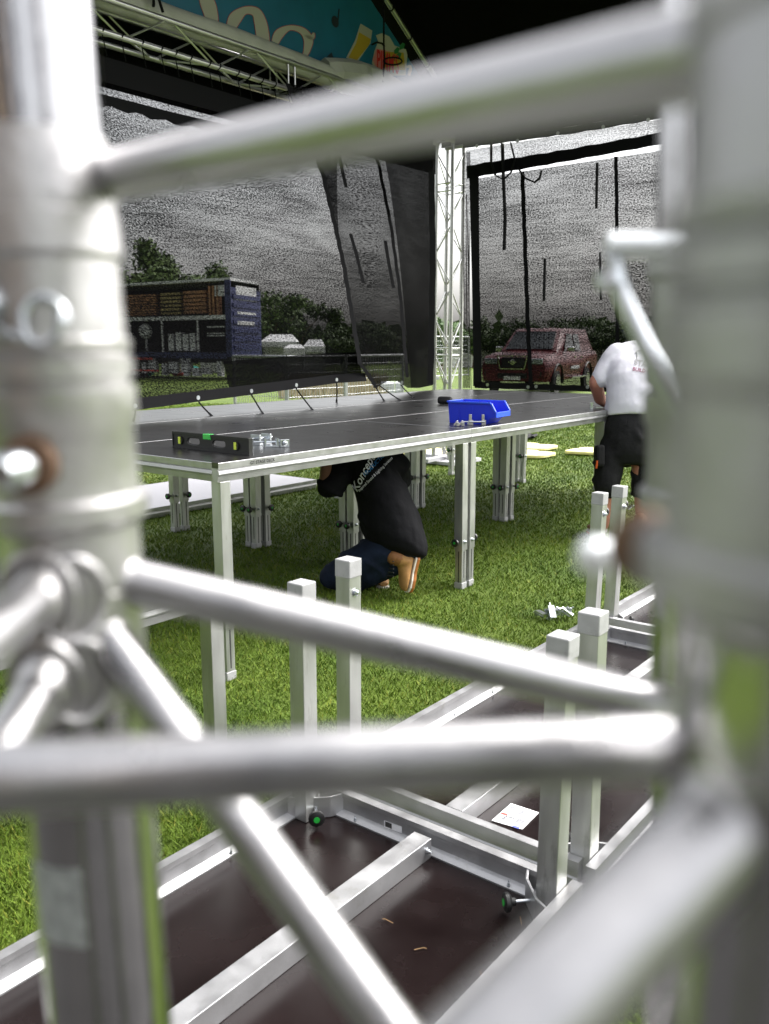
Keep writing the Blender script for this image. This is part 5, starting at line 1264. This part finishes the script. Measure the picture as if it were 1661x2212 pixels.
m = MB(); m.prism([cp(-1.27, .66, 1.215), cp(-1.27, -.66, 1.215), cp(-1.90, -.58, 1.69), cp(-1.90, .58, 1.69)], Z3*.04+fdv*.05); m.build('windscreen', M['glass'], t)
for sy in (1, -1):
    m = MB(); m.prism([cp(-1.75, sy*.852, 1.20), cp(-2.65, sy*.878, 1.20), cp(-2.65, sy*.775, 1.66), cp(-2.15, sy*.775, 1.66)], lf*sy*.012); m.prism([cp(-2.78, sy*.880, 1.20), cp(-3.35, sy*.885, 1.20), cp(-3.35, sy*.775, 1.66), cp(-2.78, sy*.775, 1.66)], lf*sy*.012); m.build('side_window', M['glass'], t)
    m = MB(); m.box(cp(-1.75, sy*1.03, 1.24), fdv*.06, lf*.11, Z3*.08); m.build('mirror', M['chrome'], t, bevel=.03)
    m = MB(); m.box(cp(.005, sy*.62, .93), fdv*.05, lf*.20, Z3*.085); m.build('headlight', M['lamp'], t, bevel=.03)
    m = MB(); m.box(cp(.07, sy*.70, .60), fdv*.02, lf*.09, Z3*.08); m.build('fog_lamp', M['black'], t, bevel=.02)
    MB().box(cp(-3.0, sy*.955, .46), fdv*.95, lf*.05, Z3*.03).build('side_step', M['chrome'], t, bevel=.01)
    m = MB(); m.box(cp(-2.55, sy*.937, 1.02), fdv*.10, lf*.02, Z3*.02); m.box(cp(-3.25, sy*.937, 1.02), fdv*.10, lf*.02, Z3*.02); m.build('door_handle', M['chrome'], t)
    for x in (-.93, -4.10):
        wl = MB(); wl.lathe(cp(x, sy*.80, .38), lf*sy, [(0, .38), (.13, .38), (.15, .30), (.151, .26)], 24); wo = wl.build('wheel', M['tyre'], t, True)
        r_ = MB(); r_.lathe(cp(x, sy*.935, .38), lf*sy, [(0, .24), (.02, .24), (.03, .08)], 12); r_.build('rim', M['chrome'], wo, True)
        a_ = MB(); a_.tube([cp(x+.47*math.cos(q), sy*.925, .38+.47*math.sin(q)) for q in np.linspace(-.1, 3.24, 14)], .05, 6, ry=.03); a_.build('wheel_arch', M['black'], t, True)
m = MB(); m.box(cp(.045, 0, .90), fdv*.02, lf*.36, Z3*.15); m.build('grille', M['black'], t, bevel=.02)
m = MB(); 
for sy in (1, -1): m.beam(cp(.075, sy*.40, 1.05), cp(.075, sy*.33, .74), .035, .11, fdv)
m.beam(cp(.075, .33, .735), cp(.075, -.33, .735), .035, .04, fdv); m.beam(cp(.06, .45, 1.065), cp(.06, -.45, 1.065), .03, .025, fdv); m.lathe(cp(.07, 0, .91), fdv, [(0, .085), (.02, .08), (.022, .06)], 20); m.beam(cp(.085, .12, .91), cp(.085, -.12, .91), .02, .035, fdv); m.build('grille_trim', M['chrome'], t)
m = MB(); carsec(m, [(.09, [(.70, .42), (.74, .55), (.74, .68), (.70, .70), (.3, .70)]), (-.08, [(.86, .40), (.90, .55), (.90, .70), (.84, .72), (.3, .72)])]); m.build('bumper', M['red'], t, True, sharp=30)
MB().box(cp(.10, 0, .56), fdv*.012, lf*.45, Z3*.075).build('lower_grille', M['black'], t); MB().box(cp(.118, 0, .50), fdv*.006, lf*.26, Z3*.055).build('number_plate', M['plate'], t)
MB().box(cp(-2.6, .945, .74), fdv*.5, lf*.008, Z3*.05).build('door_lettering', M['pale'], t)
# thin guy line beside the tower
a, b_ = rp(1008, 420, .15), at_z(1018, 846, .6); o = MB().tube([a, b_], .006, 6).build('guy_line', M['web'], None, loc=a); tag(o, 'thin dark guy line running down beside the tower', 'rope')

# unseen dark lorry added behind the photographer to darken the tube reflections
t = thing('added_lorry', 'unseen dark navy lorry side added behind the photographer to darken the tube reflections', 'lorry', (0, -3.2, 0))
m = MB(); m.abox(-8.6, .5, -5.0, -2.5, .45, 4.0); m.build('body', mat('dark navy lorry paint', (.006, .008, .016), .5), t, bevel=.04)
MB().abox(-8.5, .4, -4.8, -2.7, .25, .44).build('chassis', M['black'], t)
tn = mat('tan stripe', (.40, .30, .22), .6)
for xa, xb in ((-.55, -.40), (-1.5, -1.1), (-2.6, -2.4)): MB().abox(xa, xb, -2.49, -2.485, .6, 3.8).build('stripe', tn, t)
for x in (-.6, -1.7, -7.6):
    MB().lathe((x, -2.85, .5), (0, 1, 0), [(0, .5), (.3, .5), (.31, .3)], 20).build('wheel', M['tyre'], t, True)
